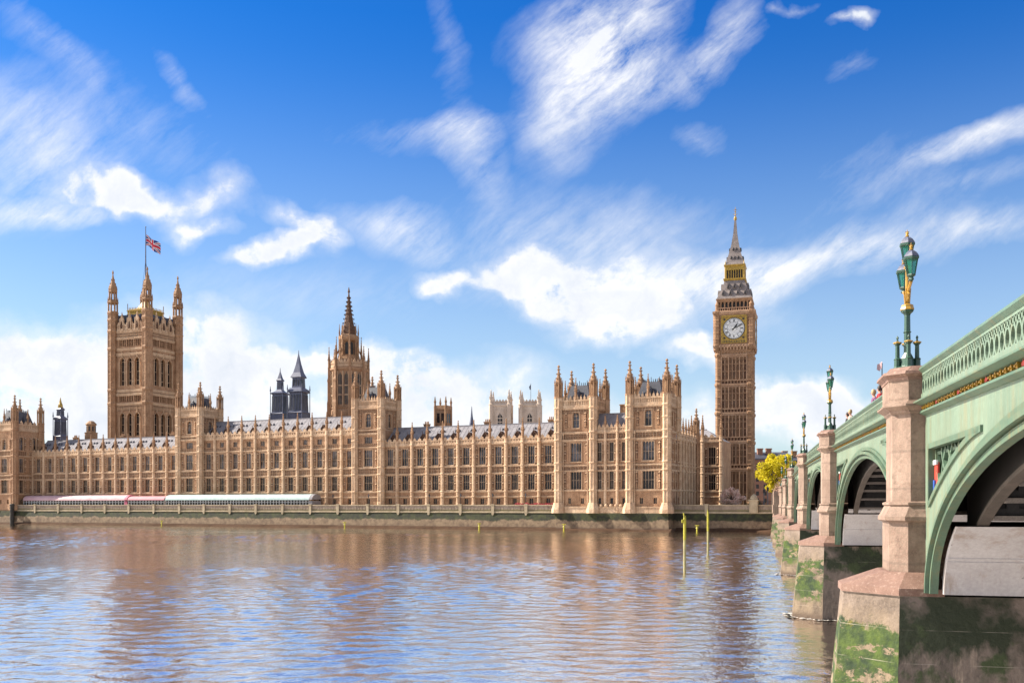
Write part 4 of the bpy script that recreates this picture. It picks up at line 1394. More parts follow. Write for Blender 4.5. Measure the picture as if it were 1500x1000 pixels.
# ------------------------------------------------------------------ river wall, terrace, ground
def wall_bands(T, pos, col, b):
    """river wall: clean stone above, black-green weed below the tide line, bare tan stone, mud at the foot"""
    s = T.n('ShaderNodeSeparateXYZ'); T.l(pos, s.inputs[0])
    z = T.math('ADD', s.outputs[2], T.math('MULTIPLY', T.math('SUBTRACT', T.noise(pos, .5, 6.0, .7), .5), 1.0))
    z3 = T.math('ADD', s.outputs[2], T.math('MULTIPLY', T.math('SUBTRACT', T.noise(pos, .22, 8.0, .75), .5), 3.2))
    tan = T.mix(T.remap(T.noise(pos, .8, 6.0, .7), .4, .62), (.20, .14, .085), (.10, .065, .04))
    weed = T.mix(T.remap(T.noise(pos, .6, 5.0, .65), .4, .65), (.012, .013, .006), (.035, .040, .010))
    mud = (.10, .062, .04)
    lower = T.mix(T.remap(z3, 2.5, 2.9), tan, weed)
    lower = T.mix(T.remap(z, .55, .95), mud, lower)
    olive = T.mix(T.remap(T.noise(pos, .5, 4.0, .6), .4, .6), (.15, .125, .06), (.10, .08, .04))
    up = T.mix(T.remap(z, 5.45, 5.9), olive, col)
    return T.mix(T.remap(z, 4.5, 4.75), lower, up)


mat('river wall stone', (.36, .28, .215), (.25, .185, .135), (.13, .09, .065), scale=.5, bump=.08, streak=.5, extra=wall_bands)
mat('wall cap', (.46, .37, .25), (.33, .26, .165), scale=.6, streak=.4)
mat('lawn', (.06, .10, .025), (.09, .11, .04), scale=.8, rough=.95)
mat('paving', (.42, .36, .30), (.33, .28, .23), scale=.8, rough=.9)


def river_wall(name, label, x0, x1, y, pil, top=7.0, dep=1.6):
    t = Thing(name, label, 'river wall', PW(x0, y, 0), PROT)
    L = x1 - x0
    b = MB()
    b.loft([[(0, -.9, -1), (L, -.9, -1), (L, dep, -1), (0, dep, -1)], [(0, -.55, 2.4), (L, -.55, 2.4), (L, dep, 2.4), (0, dep, 2.4)], [(0, -.1, 4.75), (L, -.1, 4.75), (L, dep, 4.75), (0, dep, 4.75)]])
    t.part('face', b, 'river wall stone')
    b = MB()
    b.box(0, L, 0, .9, 4.75, 6.75)
    t.part('parapet', b, 'river wall stone')
    b = MB()
    b.box(0, L, -.22, 1.1, 6.75, 7.0); b.box(0, L, -.3, 0, 4.72, 5.02); b.box(0, L, -.12, 0, 5.02, 5.2)
    t.part('coping', b, 'wall cap')
    for x in pil:
        t.rep('pilaster', ('pl',), lambda q: (q.box(-.45, .45, -.42, 0, 4.6, 6.9), q.box(-.55, .55, -.5, 0, 6.9, 7.2), q.extr([(-.45, 4.6), (.45, 4.6), (.2, 4.0), (-.2, 4.0)], -.4, 0)), 'wall cap', (x - x0, 0, 0))
    pb = MB()
    n = int(L / 1.05)
    for i in range(n):      # sunk panels of the parapet
        x = L * (i + .5) / n
        pb.box(x - .36, x + .36, -.05, 0, 5.45, 6.45) if i % 1 == 0 else None
    t.part('parapet_panel', pb, 'river wall stone')
    return t.done()


def px_s(px, d):
    Z0 = 284.3 + d / .912; u = (px - 750) / 1460
    X = Z0 * u / (1 + .45 * u); Z = Z0 / (1 + .45 * u)
    return .912 * (X - 41.3) - .410 * (Z - 265.7)


river_wall('river_wall', 'long weed stained embankment wall below the palace terrace', -245.2, -31.0, 0.2, [px_s(p, 0) for p in (51.7, 85.8, 120, 154, 189, 225.5, 263, 299, 337, 375, 414, 454.7, 495, 538.7, 583.4, 628, 674.5, 722, 770.7)])
# the pavilion stands on its own length of wall
t = Thing('river_wall', 'weed stained stone footing under the twin towered end pavilion', 'river wall', PW(-31, 0, 0), PROT)
b = MB(); b.loft([[(-.6, -1.1, -1), (31.9, -1.1, -1), (31.9, 33, -1), (-.6, 33, -1)], [(-.4, -.75, 2.4), (31.6, -.75, 2.4), (31.6, 33, 2.4), (-.4, 33, 2.4)], [(-.3, -.5, 4.75), (31.5, -.5, 4.75), (31.5, 33, 4.75), (-.3, 33, 4.75)]]); t.part('face', b, 'river wall stone'); t.done()
t = Thing('river_wall', 'weed stained stone footing under the far left end pavilion', 'river wall', PW(-270, 0, 0), PROT)
b = MB(); b.loft([[(-60, -1.1, -1), (24.9, -1.1, -1), (24.9, 14, -1), (-60, 14, -1)], [(-60, -.5, 4.75), (24.6, -.5, 4.75), (24.6, 14, 4.75), (-60, 14, 4.75)]]); t.part('face', b, 'river wall stone'); t.done()
river_wall('river_wall', 'embankment wall before the clock tower garden, between pavilion and bridge', 0.4, 27.0, 5.0, [9.5])

# ground sheets
b = MB()
b.M = Matrix.Translation((PX, PY, 0)) @ Matrix.Rotation(PROT, 4, 'Z')
b.add([(-2500, 6, 6.0), (2500, 6, 6.0), (2500, 5000, 6.0), (-2500, 5000, 6.0)], [(0, 1, 2, 3)])
b.add([(-2500, .6, 6.0), (-.2, .6, 6.0), (-.2, 6, 6.0), (-2500, 6, 6.0)], [(0, 1, 2, 3)])
single('ground', b, 'paving', None, None, kind='structure')
b = MB()
b.M = Matrix.Translation((PX, PY, 0)) @ Matrix.Rotation(PROT, 4, 'Z')
b.add([(1.2, 8, 6.012), (26, 8, 6.012), (30, 60, 6.012), (9, 60, 6.012), (9, 36, 6.012), (1.2, 34, 6.012)], [(0, 1, 2, 3, 4, 5)])
single('lawn', b, 'lawn', None, None, kind='structure')

# muddy foreshore at the foot of the wall
mat('mud', (.09, .052, .032), (.06, .035, .022), scale=.7, rough=.95, spec=.1, bump=.1)
b = MB()
b.M = Matrix.Translation((PX, PY, 0)) @ Matrix.Rotation(PROT, 4, 'Z')
N = 60
for i in range(N):
    xa, xb = -330 + 331.5 * i / N, -330 + 331.5 * (i + 1) / N
    fa, fb_ = 2.2 + .7 * math.sin(i * 1.7) + .4 * math.sin(i * .6), 2.2 + .7 * math.sin((i + 1) * 1.7) + .4 * math.sin((i + 1) * .6)
    b.quad((xa, -fa, -.25), (xb, -fb_, -.25), (xb, -.6, .7), (xa, -.6, .7))
for i in range(12):
    xa, xb = 1.4 + 27 * i / 12, 1.4 + 27 * (i + 1) / 12
    fa, fb_ = 2.5 + .9 * math.sin(i * 1.3), 2.5 + .9 * math.sin(i * 1.3 + 1.3)
    b.quad((xa, 5 - fa, -.25), (xb, 5 - fb_, -.25), (xb, 4.6, 1.0), (xa, 4.6, 1.0))
single('foreshore', b, 'mud', None, None, kind='structure')

# ------------------------------------------------------------------ water
m = bpy.data.materials.new('river water'); m.use_nodes = True; MATS['river water'] = m
T = NT(m.node_tree)
out = T.n('ShaderNodeOutputMaterial')
geo = T.n('ShaderNodeNewGeometry'); pos = geo.outputs['Position']
dif = T.n('ShaderNodeBsdfDiffuse'); gl = T.n('ShaderNodeBsdfGlossy'); mx = T.n('ShaderNodeMixShader')
mud = T.mix(T.remap(T.noise(pos, .03, 4.0), .35, .65), (.31, .265, .25), (.235, .195, .18))
T.l(mud, dif.inputs[0])
gl.inputs['Color'].default_value = (1.0, .95, .90, 1); gl.inputs['Roughness'].default_value = .06
gl.distribution = 'GGX'
hh = T.math('ADD', T.math('MULTIPLY', T.noise(pos, 2.4, 3.0, .6, .5), .045), T.math('MULTIPLY', T.noise(pos, 6.0, 3.0, .6, .3), .012))
bp = T.n('ShaderNodeBump'); bp.inputs['Distance'].default_value = 1.0; bp.inputs['Strength'].default_value = .7
T.l(hh, bp.inputs['Height'])
for nd in (dif, gl):
    T.l(bp.outputs[0], nd.inputs['Normal'])
fr_ = T.n('ShaderNodeFresnel'); fr_.inputs['IOR'].default_value = 2.0; T.l(bp.outputs[0], fr_.inputs['Normal'])
T.l(T.remap(fr_.outputs[0], 0.05, .36, .25, 1.0), mx.inputs[0])
T.l(dif.outputs[0], mx.inputs[1]); T.l(gl.outputs[0], mx.inputs[2]); T.l(mx.outputs[0], out.inputs[0])


def water_mesh():
    """the river as one sheet: a chop of many small wave trains where it is seen, flat beyond"""
    x0, x1, y0, y1 = -225.0, 90.0, 26.0, 365.0
    nx, ny = int((x1 - x0) / .38) + 1, int((y1 - y0) / .27) + 1
    X, Y = np.meshgrid(np.linspace(x0, x1, nx), np.linspace(y0, y1, ny))
    rs = np.random.RandomState(11)
    H = np.zeros_like(X)
    for k in range(64):
        lam = .5 * (2.3 / .5) ** rs.rand()
        th = R(90) + rs.normal(0, .75)
        kx, ky = math.cos(th) * 2 * PI / lam, math.sin(th) * 2 * PI / lam
        amp = WAVE * lam / (2 * PI)
        ph = rs.rand() * 6.28
        wob = .9 * np.sin(X * .021 * rs.uniform(.5, 2) + Y * .017 * rs.uniform(.5, 2) + rs.rand() * 6)
        H += amp * np.sin(kx * X + ky * Y + ph + wob)
    gust = np.zeros_like(X)
    for k in range(14):
        gust += np.sin(X * rs.normal(0, .035) + Y * rs.normal(0, .07) + rs.rand() * 6.28)
    gust = np.clip(.95 + .16 * gust, .45, 1.5)
    # lee of the far wall: smoother water close under it
    c, s_ = math.cos(PROT), math.sin(PROT)
    dwall = -(-(X - PX) * s_ + (Y - PY) * c)
    calm = np.clip((dwall - 2) / 55.0, .22, 1.0)
    edge = np.clip(np.minimum(np.minimum(X - x0, x1 - X), np.minimum(Y - y0, y1 - Y)) / 6.0, 0, 1)
    H = H * gust * calm * edge
    co = np.stack([X, Y, H], -1).reshape(-1, 3)
    big = np.array([(-3500, -600, 0), (3500, -600, 0), (3500, 2400, 0), (-3500, 2400, 0)], float)
    n0 = len(co)
    idx = np.arange(nx * ny).reshape(ny, nx)
    q = np.stack([idx[:-1, :-1], idx[:-1, 1:], idx[1:, 1:], idx[1:, :-1]], -1).reshape(-1, 4)
    a, b_, c_, d = idx[0, 0], idx[0, -1], idx[-1, -1], idx[-1, 0]
    ring = np.array([(n0, n0 + 1, b_, a), (n0 + 1, n0 + 2, c_, b_), (n0 + 2, n0 + 3, d, c_), (n0 + 3, n0, a, d)])
    q = np.concatenate([q, ring])
    co = np.concatenate([co, big])
    me = bpy.data.meshes.new('river_water')
    me.vertices.add(len(co)); me.vertices.foreach_set('co', co.astype(np.float32).ravel())
    me.loops.add(q.size); me.loops.foreach_set('vertex_index', q.astype(np.int32).ravel())
    me.polygons.add(len(q)); me.polygons.foreach_set('loop_start', (np.arange(len(q)) * 4).astype(np.int32))
    me.polygons.foreach_set('use_smooth', np.ones(len(q), bool))
    me.update(calc_edges=True); me.validate()
    me.materials.append(MATS['river water'])
    return me


WAVE = .0145
tag(link(bpy.data.objects.new('river_water', water_mesh())), kind='structure')

# ------------------------------------------------------------------ terrace marquees, flower boxes, lamps
mat('pink canvas', (.48, .24, .27), (.42, .2, .23), scale=.3, rough=.7, fine=.08)
mat('pale pink canvas', (.58, .40, .42), (.50, .31, .33), scale=.3, rough=.7, fine=.08)
mat('rose canvas', (.62, .16, .24), (.55, .13, .2), scale=.5, rough=.7, fine=.08)
mat('teal canvas', (.40, .49, .48), (.31, .42, .42), scale=.4, rough=.6, fine=.08)
mat('white frame', (.75, .75, .73), scale=2, rough=.5, fine=.08)


def marquee(label, pa, pb, canvas, zt, bays, front='white frame', endm=None):
    xa, xb = px_s(pa, 3.0), px_s(pb, 3.0)
    t = Thing('marquee', label, 'marquee', PW(xa, 2.2, 6), PROT)
    L = xb - xa
    prof = [(-.25, 2.7)] + [(2.4 - 2.5 * math.cos(a * PI / 8), 2.7 + (zt - 8.75) * math.sin(a * PI / 8) + .05) for a in range(0, 9)] + [(5.1, 2.7)]
    b = MB(); b.loft([[(x, y, z) for y, z in prof] for x in (0, L)]); b.box(0, L, -.12, -.0, 2.45, 2.75)
    for i in range(bays + 1):   # roof hoops showing through the cloth
        x = L * i / bays
        for k in range(8):
            (y0, z0), (y1, z1) = prof[k + 1], prof[k + 2]
            b.quad((x - .06, y0, z0 + .03), (x + .06, y0, z0 + .03), (x + .06, y1, z1 + .03), (x - .06, y1, z1 + .03))
    t.part('canopy', b, canvas)
    b = MB(); b.box(.1, L - .1, .25, .32, 0, 2.65); t.part('glazing', b, 'dark glass')
    fbm = MB()
    n = bays * 3
    for i in range(n + 1):
        x = .1 + (L - .2) * i / n
        fbm.box(x - .1, x + .1, .1, .24, 0, 2.65)
    fbm.box(0, L, .1, .22, 1.85, 1.95); fbm.box(0, L, .1, .22, .0, .75)
    t.part('frame', fbm, front)
    if endm:
        b = MB(); b.loft([[(x, y, z) for y, z in prof] for x in (L + .01, L + 1.2)]); b.box(L, L + 1.2, .0, 4.9, 0, 2.25)
        t.part('end_panel', b, endm)
    return t.done()


marquee('long marquee with a pale pink barrel canopy on the river terrace', 37, 185, 'pale pink canvas', 10.4, 12, endm='rose canvas')
marquee('short lower pink marquee between the long pink one and the pale teal one', 190, 243, 'pink canvas', 10.0, 4)
marquee('long marquee with a pale teal and white barrel canopy on the river terrace', 245, 455, 'teal canvas', 10.4, 17, endm='roof slate')

mat('red flowers', (.42, .03, .05), (.55, .10, .12), (.10, .12, .04), scale=2.5, rough=.9, fine=.4)
mat('hedge leaves', (.035, .055, .018), (.06, .08, .025), scale=1.5, rough=.8, fine=.4)


def leaf_cloud(b, centers, n, size, rnd, flat=.6):
    """many small leaf faces spread through a set of clumps (x, y, z, r)"""
    w = [c[3] ** 2.2 for c in centers]
    for _ in range(n):
        cx, cy, cz, r = rnd.choices(centers, w)[0]
        while True:
            p = Vector((rnd.uniform(-1, 1), rnd.uniform(-1, 1), rnd.uniform(-1, 1)))
            if .15 < p.length < 1:
                break
        p = p * (p.length ** -.35)
        c = Vector((cx + p.x * r, cy + p.y * r, cz + p.z * r * .85))
        nrm = (p + Vector((rnd.gauss(0, .6), rnd.gauss(0, .6), rnd.gauss(0, .6) + .3))).normalized()
        a = nrm.orthogonal().normalized()
        a = Matrix.Rotation(rnd.uniform(0, 6.28), 3, nrm) @ a
        q = nrm.cross(a)
        s = size * rnd.uniform(.6, 1.35)
        b.add([tuple(c - a * s), tuple(c + q * s * flat), tuple(c + a * s), tuple(c - q * s * flat)], [(0, 1, 2, 3)])


rnd = random.Random(5)
xa, xb = px_s(756, 1.6), px_s(818, 1.6)
fbx = Thing('flower_bed', 'long bed of red flowers along the terrace parapet beside the end pavilion', 'flower bed', PW(xa, 1.7, 6), PROT)
b = MB(); b.box(0, xb - xa, -.3, .6, 0, .85); fbx.part('planter', b, 'wall cap')
b = MB(); leaf_cloud(b, [(i * .55, .15 + rnd.uniform(-.2, .2), 1.05 + rnd.uniform(-.1, .2), rnd.uniform(.4, .6)) for i in range(int((xb - xa) / .55))], 1500, .12, rnd); fbx.part('blossom', b, 'red flowers'); fbx.done()

for i, px in enumerate((488, 540, 629, 675, 722, 770)):
    t = Thing('terrace_lamp', ['slim black lamp standard on the terrace just right of the teal marquee', 'slim black terrace lamp below the right tower of the central block', 'slim black terrace lamp, second bay of the north wing', 'slim black terrace lamp below the small square roof turret', 'slim black terrace lamp in the middle of the north wing', 'slim black terrace lamp behind the left half of the red flower bed'][i], 'lamp post', PW(px_s(px, 1.9), 1.9, 6), PROT, 'lamp standards along the terrace')
    t.rep('post', ('tl',), lambda q: q.lathe(0, 0, [(.18, 0), (.18, .5), (.09, .7), (.07, 3.2), (.14, 3.3)], 8), 'black iron', (0, 0, 0))
    t.rep('lantern', ('tl',), lambda q: q.lathe(0, 0, [(.14, 3.3), (.26, 3.9), (.3, 3.95), (.08, 4.25), (.02, 4.5)], 6), 'pale glass', (0, 0, 0))

# ------------------------------------------------------------------ marks and posts in the river
mat('river foam', (.80, .78, .74), (.55, .48, .42), scale=3, rough=.8, fine=.3)
mat('yellow paint', (.50, .45, .03), (.34, .31, .03), (.28, .22, .04), scale=2.0, rough=.55, streak=.4)
mat('faded paint', (.42, .38, .16), (.30, .26, .13), (.16, .15, .06), scale=1.5, rough=.6, streak=.4)
mat('dark timber', (.03, .026, .022), (.05, .042, .034), scale=2, rough=.8)
for (px, Z, top, lab) in ((1003, 105, 5.85, 'tall leaning-topped yellow pole in the river, nearer and left of the two'), (1037, 140, 6.04, 'slimmer yellow pole in the river, farther and right of the two')):
    t = Thing('river_pole', lab, 'pole', ((px - 750) / 1460 * Z, Z, 0), 0, 'yellow poles in the river')
    b = MB(); b.lathe(0, 0, [(.15, 3.3), (.15, top - .3), (.11, top)], 10); t.part('pile', b, 'yellow paint')
    b = MB(); b.lathe(0, 0, [(.145, -2), (.145, 3.32)], 10); t.part('weathered_foot', b, 'faded paint')
    b = MB()
    if top < 6:
        b.tube([(-.03, -.06, top - .3), (-.13, -.06, top + .3)], .07); b.box(-.32, -.1, -.12, .06, top - .75, top - .4)
    else:
        b.tube([(0, 0, top - .2), (-.06, 0, top + .25)], .07)
    t.part('bracket', b, 'yellow paint')
for px, lab in ((237, 'small yellow marker post at the wall foot below the pink marquee'), (505, 'small yellow marker post at the wall foot below the middle of the palace'), (702, 'small yellow marker post at the wall foot below the north wing'),
                (826, 'small yellow marker post at the wall foot below the left tower of the end pavilion'), (1021, 'small yellow marker post between the two tall river poles')):
    s_ = px_s(px, -3.6)
    t = Thing('marker_post', lab, 'marker post', PW(s_, -3.6, 0), PROT, 'small yellow markers along the river wall')
    t.rep('stake', ('mk',), lambda q: q.lathe(0, 0, [(.2, -1), (.2, 1.0)], 8), 'yellow paint', (0, 0, 0))
    t.rep('topmark', ('mk',), lambda q: (q.box(-.55, .55, -.12, .12, 1.5, 1.75), q.lathe(0, 0, [(.42, .9), (.1, 1.25), (.1, 1.4), (.42, 1.75)], 6)), 'yellow paint', (0, 0, 0))
t = Thing('mooring_dolphin', 'dark timber mooring post against the river wall at the far left', 'mooring post', PW(px_s(18, -2), -2, 0), PROT)
b = MB(); b.lathe(0, 0, [(.75, -1), (.7, 6.5), (.8, 6.6), (.8, 7.1), (.5, 7.4)], 10); t.part('pile', b, 'dark timber')
b = MB(); b.lathe(0, 0, [(.85, 2.0), (.85, 2.3)], 10); b.lathe(0, 0, [(.85, 4.6), (.85, 4.9)], 10); b.box(-.2, .2, .6, 2.2, 4.3, 4.7); t.part('iron_band', b, 'black iron'); t.done()

# ------------------------------------------------------------------ trees, shrubs, far buildings on the right
mat('bark', (.09, .06, .045), (.06, .04, .03), scale=2, bump=.05)
mat('spring leaves', (.80, .66, .012), (.58, .52, .015), (.92, .76, .04), scale=.5, rough=.7, fine=.4, leaf=.45)
mat('pink blossom', (1.0, .76, .64), (.95, .62, .5), (1.0, .88, .8), scale=.7, rough=.8, fine=.35, leaf=.3)


def tree(name, label, loc, h, clumps, n, size, leaf, seed, tr=.35):
    t = Thing(name, label, 'tree', loc)
    rr = random.Random(seed)
    b = MB()
    b.tube([(0, 0, 0), (rr.uniform(-.2, .2), 0, h * .35), (rr.uniform(-.3, .3), .1, h * .6)], [tr, tr * .8, tr * .5], 8)
    for (x, y, z, r) in clumps:
        s_ = h * rr.uniform(.25, .5)
        b.tube([(0, 0, s_), (x * .5 + rr.uniform(-.3, .3), y * .5, (s_ + z) * .5), (x, y, z)], [tr * .45, tr * .28, tr * .08], 6)
    t.part('trunk', b, 'bark')
    c = MB(); leaf_cloud(c, clumps, n, size, rr)
    t.part('crown', c, leaf)
    return t.done()


def clumps(rx, ry, z0, z1, n, r0, r1, seed):
    rr = random.Random(seed); out = []
    for _ in range(n):
        a, k = rr.uniform(0, 6.28), math.sqrt(rr.random())
        z = rr.uniform(0, 1)
        f = math.sin(PI * (.15 + .8 * z)) ** .6
        out.append((rx * k * f * math.cos(a), ry * k * f * math.sin(a), z0 + (z1 - z0) * z, rr.uniform(r0, r1)))
    return out


x, y, _ = at(1131, 700, 356)
tree('leafy_tree', 'tall yellow-green spring tree between the clock tower and the bridge, nearest the tower', (x, y, 6), 18, clumps(5.6, 5, 7, 18.2, 34, 1.2, 2.1, 3), 5200, .33, 'spring leaves', 3)
x, y, _ = at(1152, 700, 362)
tree('leafy_tree', 'yellow-green spring tree behind the far bridge lamps, right of its taller neighbour', (x, y, 6), 17, clumps(4.6, 4, 8, 18.5, 28, 1.2, 2.0, 8), 4400, .33, 'spring leaves', 4)
x, y, _ = at(1071, 735, 289)
tree('blossom_tree', 'low rounded tree in pink blossom at the foot of the clock tower', (x, y, 6), 5.6, clumps(4.0, 3.2, 1.6, 5.4, 30, .55, 1.15, 5), 4600, .17, 'pink blossom', 5, .22)
x, y, _ = at(1145, 735, 352)
tree('bare_tree', 'thin bare rusty tree under the yellow-green trees', (x, y, 6), 12, clumps(3.5, 3, 4.5, 10.5, 20, .8, 1.5, 9), 900, .2, 'pink blossom', 6, .25)
for i, (px, Z, w, hh_, lab) in enumerate(((1100, 312, 2.6, 1.7, 'dark clipped bush behind the garden wall just right of the clock tower'), (1113, 322, 3.0, 2.3, 'dark bush under the trees behind the carved wall pier'), (1016, 300, 5.0, 1.3, 'low dark hedge along the shaded side of the pavilion'))):
    x, y, _ = at(px, 735, Z)
    t = Thing('bush', lab, 'bush', (x, y, 6))
    b = MB(); leaf_cloud(b, [(rnd.uniform(-w, w) * .6, rnd.uniform(-.6, .6), rnd.uniform(.4, hh_ * .8), rnd.uniform(.5, .9)) for _ in range(9)], 900, .16, rnd); t.part('foliage', b, 'hedge leaves')
    b = MB(); [b.tube([(q * .5, 0, 0), (q * .8, 0, 1.0)], .06) for q in (-1, 0, 1)]; t.part('stem', b, 'bark'); t.done()

mat('red brick', (.30, .15, .10), (.24, .12, .085), (.40, .27, .20), scale=.6, streak=.3, courses=.5)


def far_block(label, pxa, pxb, Z, ztop, chim, m='red brick', fl=5):
    xa, xb = (pxa - 750) / 1460 * Z, (pxb - 750) / 1460 * Z
    L = xb - xa
    t = Thing('office_building', label, 'building', (xa, Z, 0))
    ops = []
    nb = max(2, int(L / 3.2))
    for f in range(fl):
        za = 8 + (ztop - 9) * f / fl
        for i in range(nb):
            c = L * (i + .5) / nb
            ops.append((c - .65, c + .65, za, za + (ztop - 9) / fl * .6))
            t.rep('window', ('fw', round((ztop - 9) / fl * .6, 2)), lambda q, hh=(ztop - 9) / fl * .6: (q.box(-.65, .65, 0, .05, 0, hh),), 'dark glass', (c, .25, za))
    b = MB(); wallsheet(b, 0, L, 6, ztop, ops, 0, .3); b.box(0, L, .6, 14, 6, ztop)
    t.part('wall', b, m)
    b = MB(); b.box(-.3, L + .3, -.4, -.02, ztop - .6, ztop); b.add([(-.3, -.4, ztop + .01), (L + .3, -.4, ztop + .01), (L + .3, 14, ztop + .01), (-.3, 14, ztop + .01), (.5, 6, ztop + 3), (L - .5, 6, ztop + 3)], [(0, 1, 5, 4), (2, 3, 4, 5), (0, 4, 3), (1, 2, 5)])
    t.part('roof', b, 'dark slate')
    for c in chim:
        t.rep('chimney', ('fc', label), lambda q: (q.box(-1.1, 1.1, -.9, .9, ztop, ztop + 4), q.box(-1.3, 1.3, -1.1, 1.1, ztop + 4, ztop + 4.5)), m, (L * c, 4, 0))
    return t.done()


far_block('brick office range with tall chimneys behind the yellow-green trees', 1104, 1160, 430, 27.0, (.22, .45), 'red brick', 6)
far_block('darker brick block with a heavy chimney behind the farthest bridge lamps', 1146, 1215, 460, 27.5, (.1, .3), 'brown stone', 6)
# low carved pier on the garden wall by the bridge
t = Thing('gate_pier', 'pale stone pier with a domed cap on the garden wall beside the bridge', 'pier', PW(22.0, 4.7, 0), PROT)
b = MB(); b.box(-1.1, 1.1, -.5, 1.4, 4.9, 8.0); b.box(-1.3, 1.3, -.7, 1.6, 8.0, 8.35); t.part('shaft', b, 'wall cap')
b = MB(); b.lathe(0, .4, [(1.0, 8.35), (1.0, 8.7), (.75, 9.3), (.3, 9.7), (.02, 9.8)], 12); t.part('dome', b, 'wall cap'); t.done()
for i, (px, hh_, lab) in enumerate(((1119, 6.0, 'pale grey signal post under the yellow-green trees, left of two'), (1124.5, 6.6, 'pale grey signal post under the yellow-green trees, right of two'))):
    x, y, _ = at(px, 735, 305)
    t = Thing('signal_post', lab, 'signal post', (x, y, 6))
    t.rep('post', ('sp', hh_), lambda q: q.lathe(0, 0, [(.22, 0), (.16, .3), (.13, hh_)], 8), 'roof slate', (0, 0, 0))
    t.rep('signal_box', ('sp', hh_), lambda q: q.box(-.28, .28, -.3, -.05, hh_ - 1.4, hh_ - .3), 'black iron', (0, 0, 0))
t = Thing('railing', 'dark iron railing along the road behind the garden', 'railing', (*at(1106, 735, 318)[:2], 6.012))
b = MB()
for i in range(26):
    b.box(i * .36 - .04, i * .36 + .04, -.04, .04, 0, 2.3)
t.part('bar', b, 'black iron'); b = MB(); b.box(-.1, 9.2, -.05, .05, 2.05, 2.15); b.box(-.1, 9.2, -.05, .05, .3, .4); t.part('rail', b, 'black iron'); t.done()
# ------------------------------------------------------------------ the iron bridge
BO = (3.65, 0.0, 0.0)
BROT = R(-14.03)


def BW(w, t, z=0.0):
    c, s_ = math.cos(BROT), math.sin(BROT)
    return (BO[0] + w * c - t * s_, BO[1] + w * s_ + t * c, z)


def green_runs(T, pos, col, b):
    """rust and dirt runs in the paint"""
    sp = T.vec('MULTIPLY', pos, (2.2, 2.2, .22))
    r = T.remap(T.noise(sp, 1.4, 7.0, .7), .5, .75, 0, .6)
    col = T.mix(r, col, (.20, .135, .05))
    d = T.remap(T.noise(T.vec('MULTIPLY', pos, (3, 3, .3)), 1.1, 7.0, .7), .48, .75, 0, .55)
    return T.mix(d, col, (.06, .09, .06))


mat('bridge green', (.185, .258, .188), (.14, .205, .147), scale=.35, rough=.45, fine=.08, extra=green_runs, bump=.01, bscale=5)
mat('bridge green moulding', (.105, .175, .118), (.075, .132, .088), scale=.8, rough=.45, fine=.1, extra=green_runs)
mat('bridge dark green', (.03, .055, .036), (.02, .04, .026), scale=.8, rough=.5)
mat('lamp green', (.018, .062, .040), (.03, .09, .055), scale=2, rough=.35, fine=.15, spec=.6)
mat('gold leaf', (.52, .30, .03), (.36, .19, .02), scale=5, rough=.35, fine=.3, spec=.7)
mat('shield red', (.55, .06, .04), (.45, .05, .03), scale=4, rough=.5)
mat('shield blue', (.03, .09, .38), scale=4, rough=.5)


def pink_granite(T, pos, col, b):
    n = T.noise(pos, 26.0, 3.0, .6)
    col = T.mix(T.remap(n, .45, .65, 0, .35), col, (.30, .17, .13))
    s = T.remap(T.noise(T.vec('MULTIPLY', pos, (1.2, 1.2, .25)), 1.3, 6.0, .7), .5, .72, 0, .65)
    return T.mix(s, col, (.12, .075, .055))


def tide_pier(T, pos, col, b):
    s = T.n('ShaderNodeSeparateXYZ'); T.l(pos, s.inputs[0])
    zn = T.math('ADD', s.outputs[2], T.math('MULTIPLY', T.math('SUBTRACT', T.noise(pos, .75, 7.0, .72), .5), 2.6))
    moss = T.mix(T.remap(T.noise(pos, 1.5, 5.0, .7), .38, .62), (.004, .018, .001), (.045, .075, .003))
    moss = T.mix(T.remap(T.noise(pos, .9, 6.0, .7), .60, .72), moss, (.16, .13, .015))
    band = T.math('MULTIPLY', T.remap(zn, 3.55, 3.7, 1, 0), T.remap(zn, 1.0, 1.5))
    patch = T.remap(T.noise(T.vec('MULTIPLY', pos, (.8, .8, 1.6)), .7, 8.0, .75), .56, .53, 0, 1)
    f = T.math('MULTIPLY', band, patch)
    low = T.mix(T.remap(T.noise(T.vec('MULTIPLY', pos, (1, 1, .5)), 1.2, 7.0, .75), .4, .6), (.19, .14, .09), (.085, .06, .04))
    col = T.mix(T.remap(zn, 3.4, 4.3), low, col)
    col = T.mix(f, col, moss)
    col = T.mix(T.remap(s.outputs[2], .55, .2), col, (.09, .06, .04))
    # block joints
    fr = T.math('FRACT', T.math('DIVIDE', T.math('ADD', s.outputs[2], .12), .92))
    ln = T.math('MULTIPLY', T.math('LESS_THAN', fr, .022), T.remap(T.noise(pos, 1.1, 3.0), .4, .6))
    return T.mix(T.math('MULTIPLY', ln, .5), col, (.36, .32, .26))


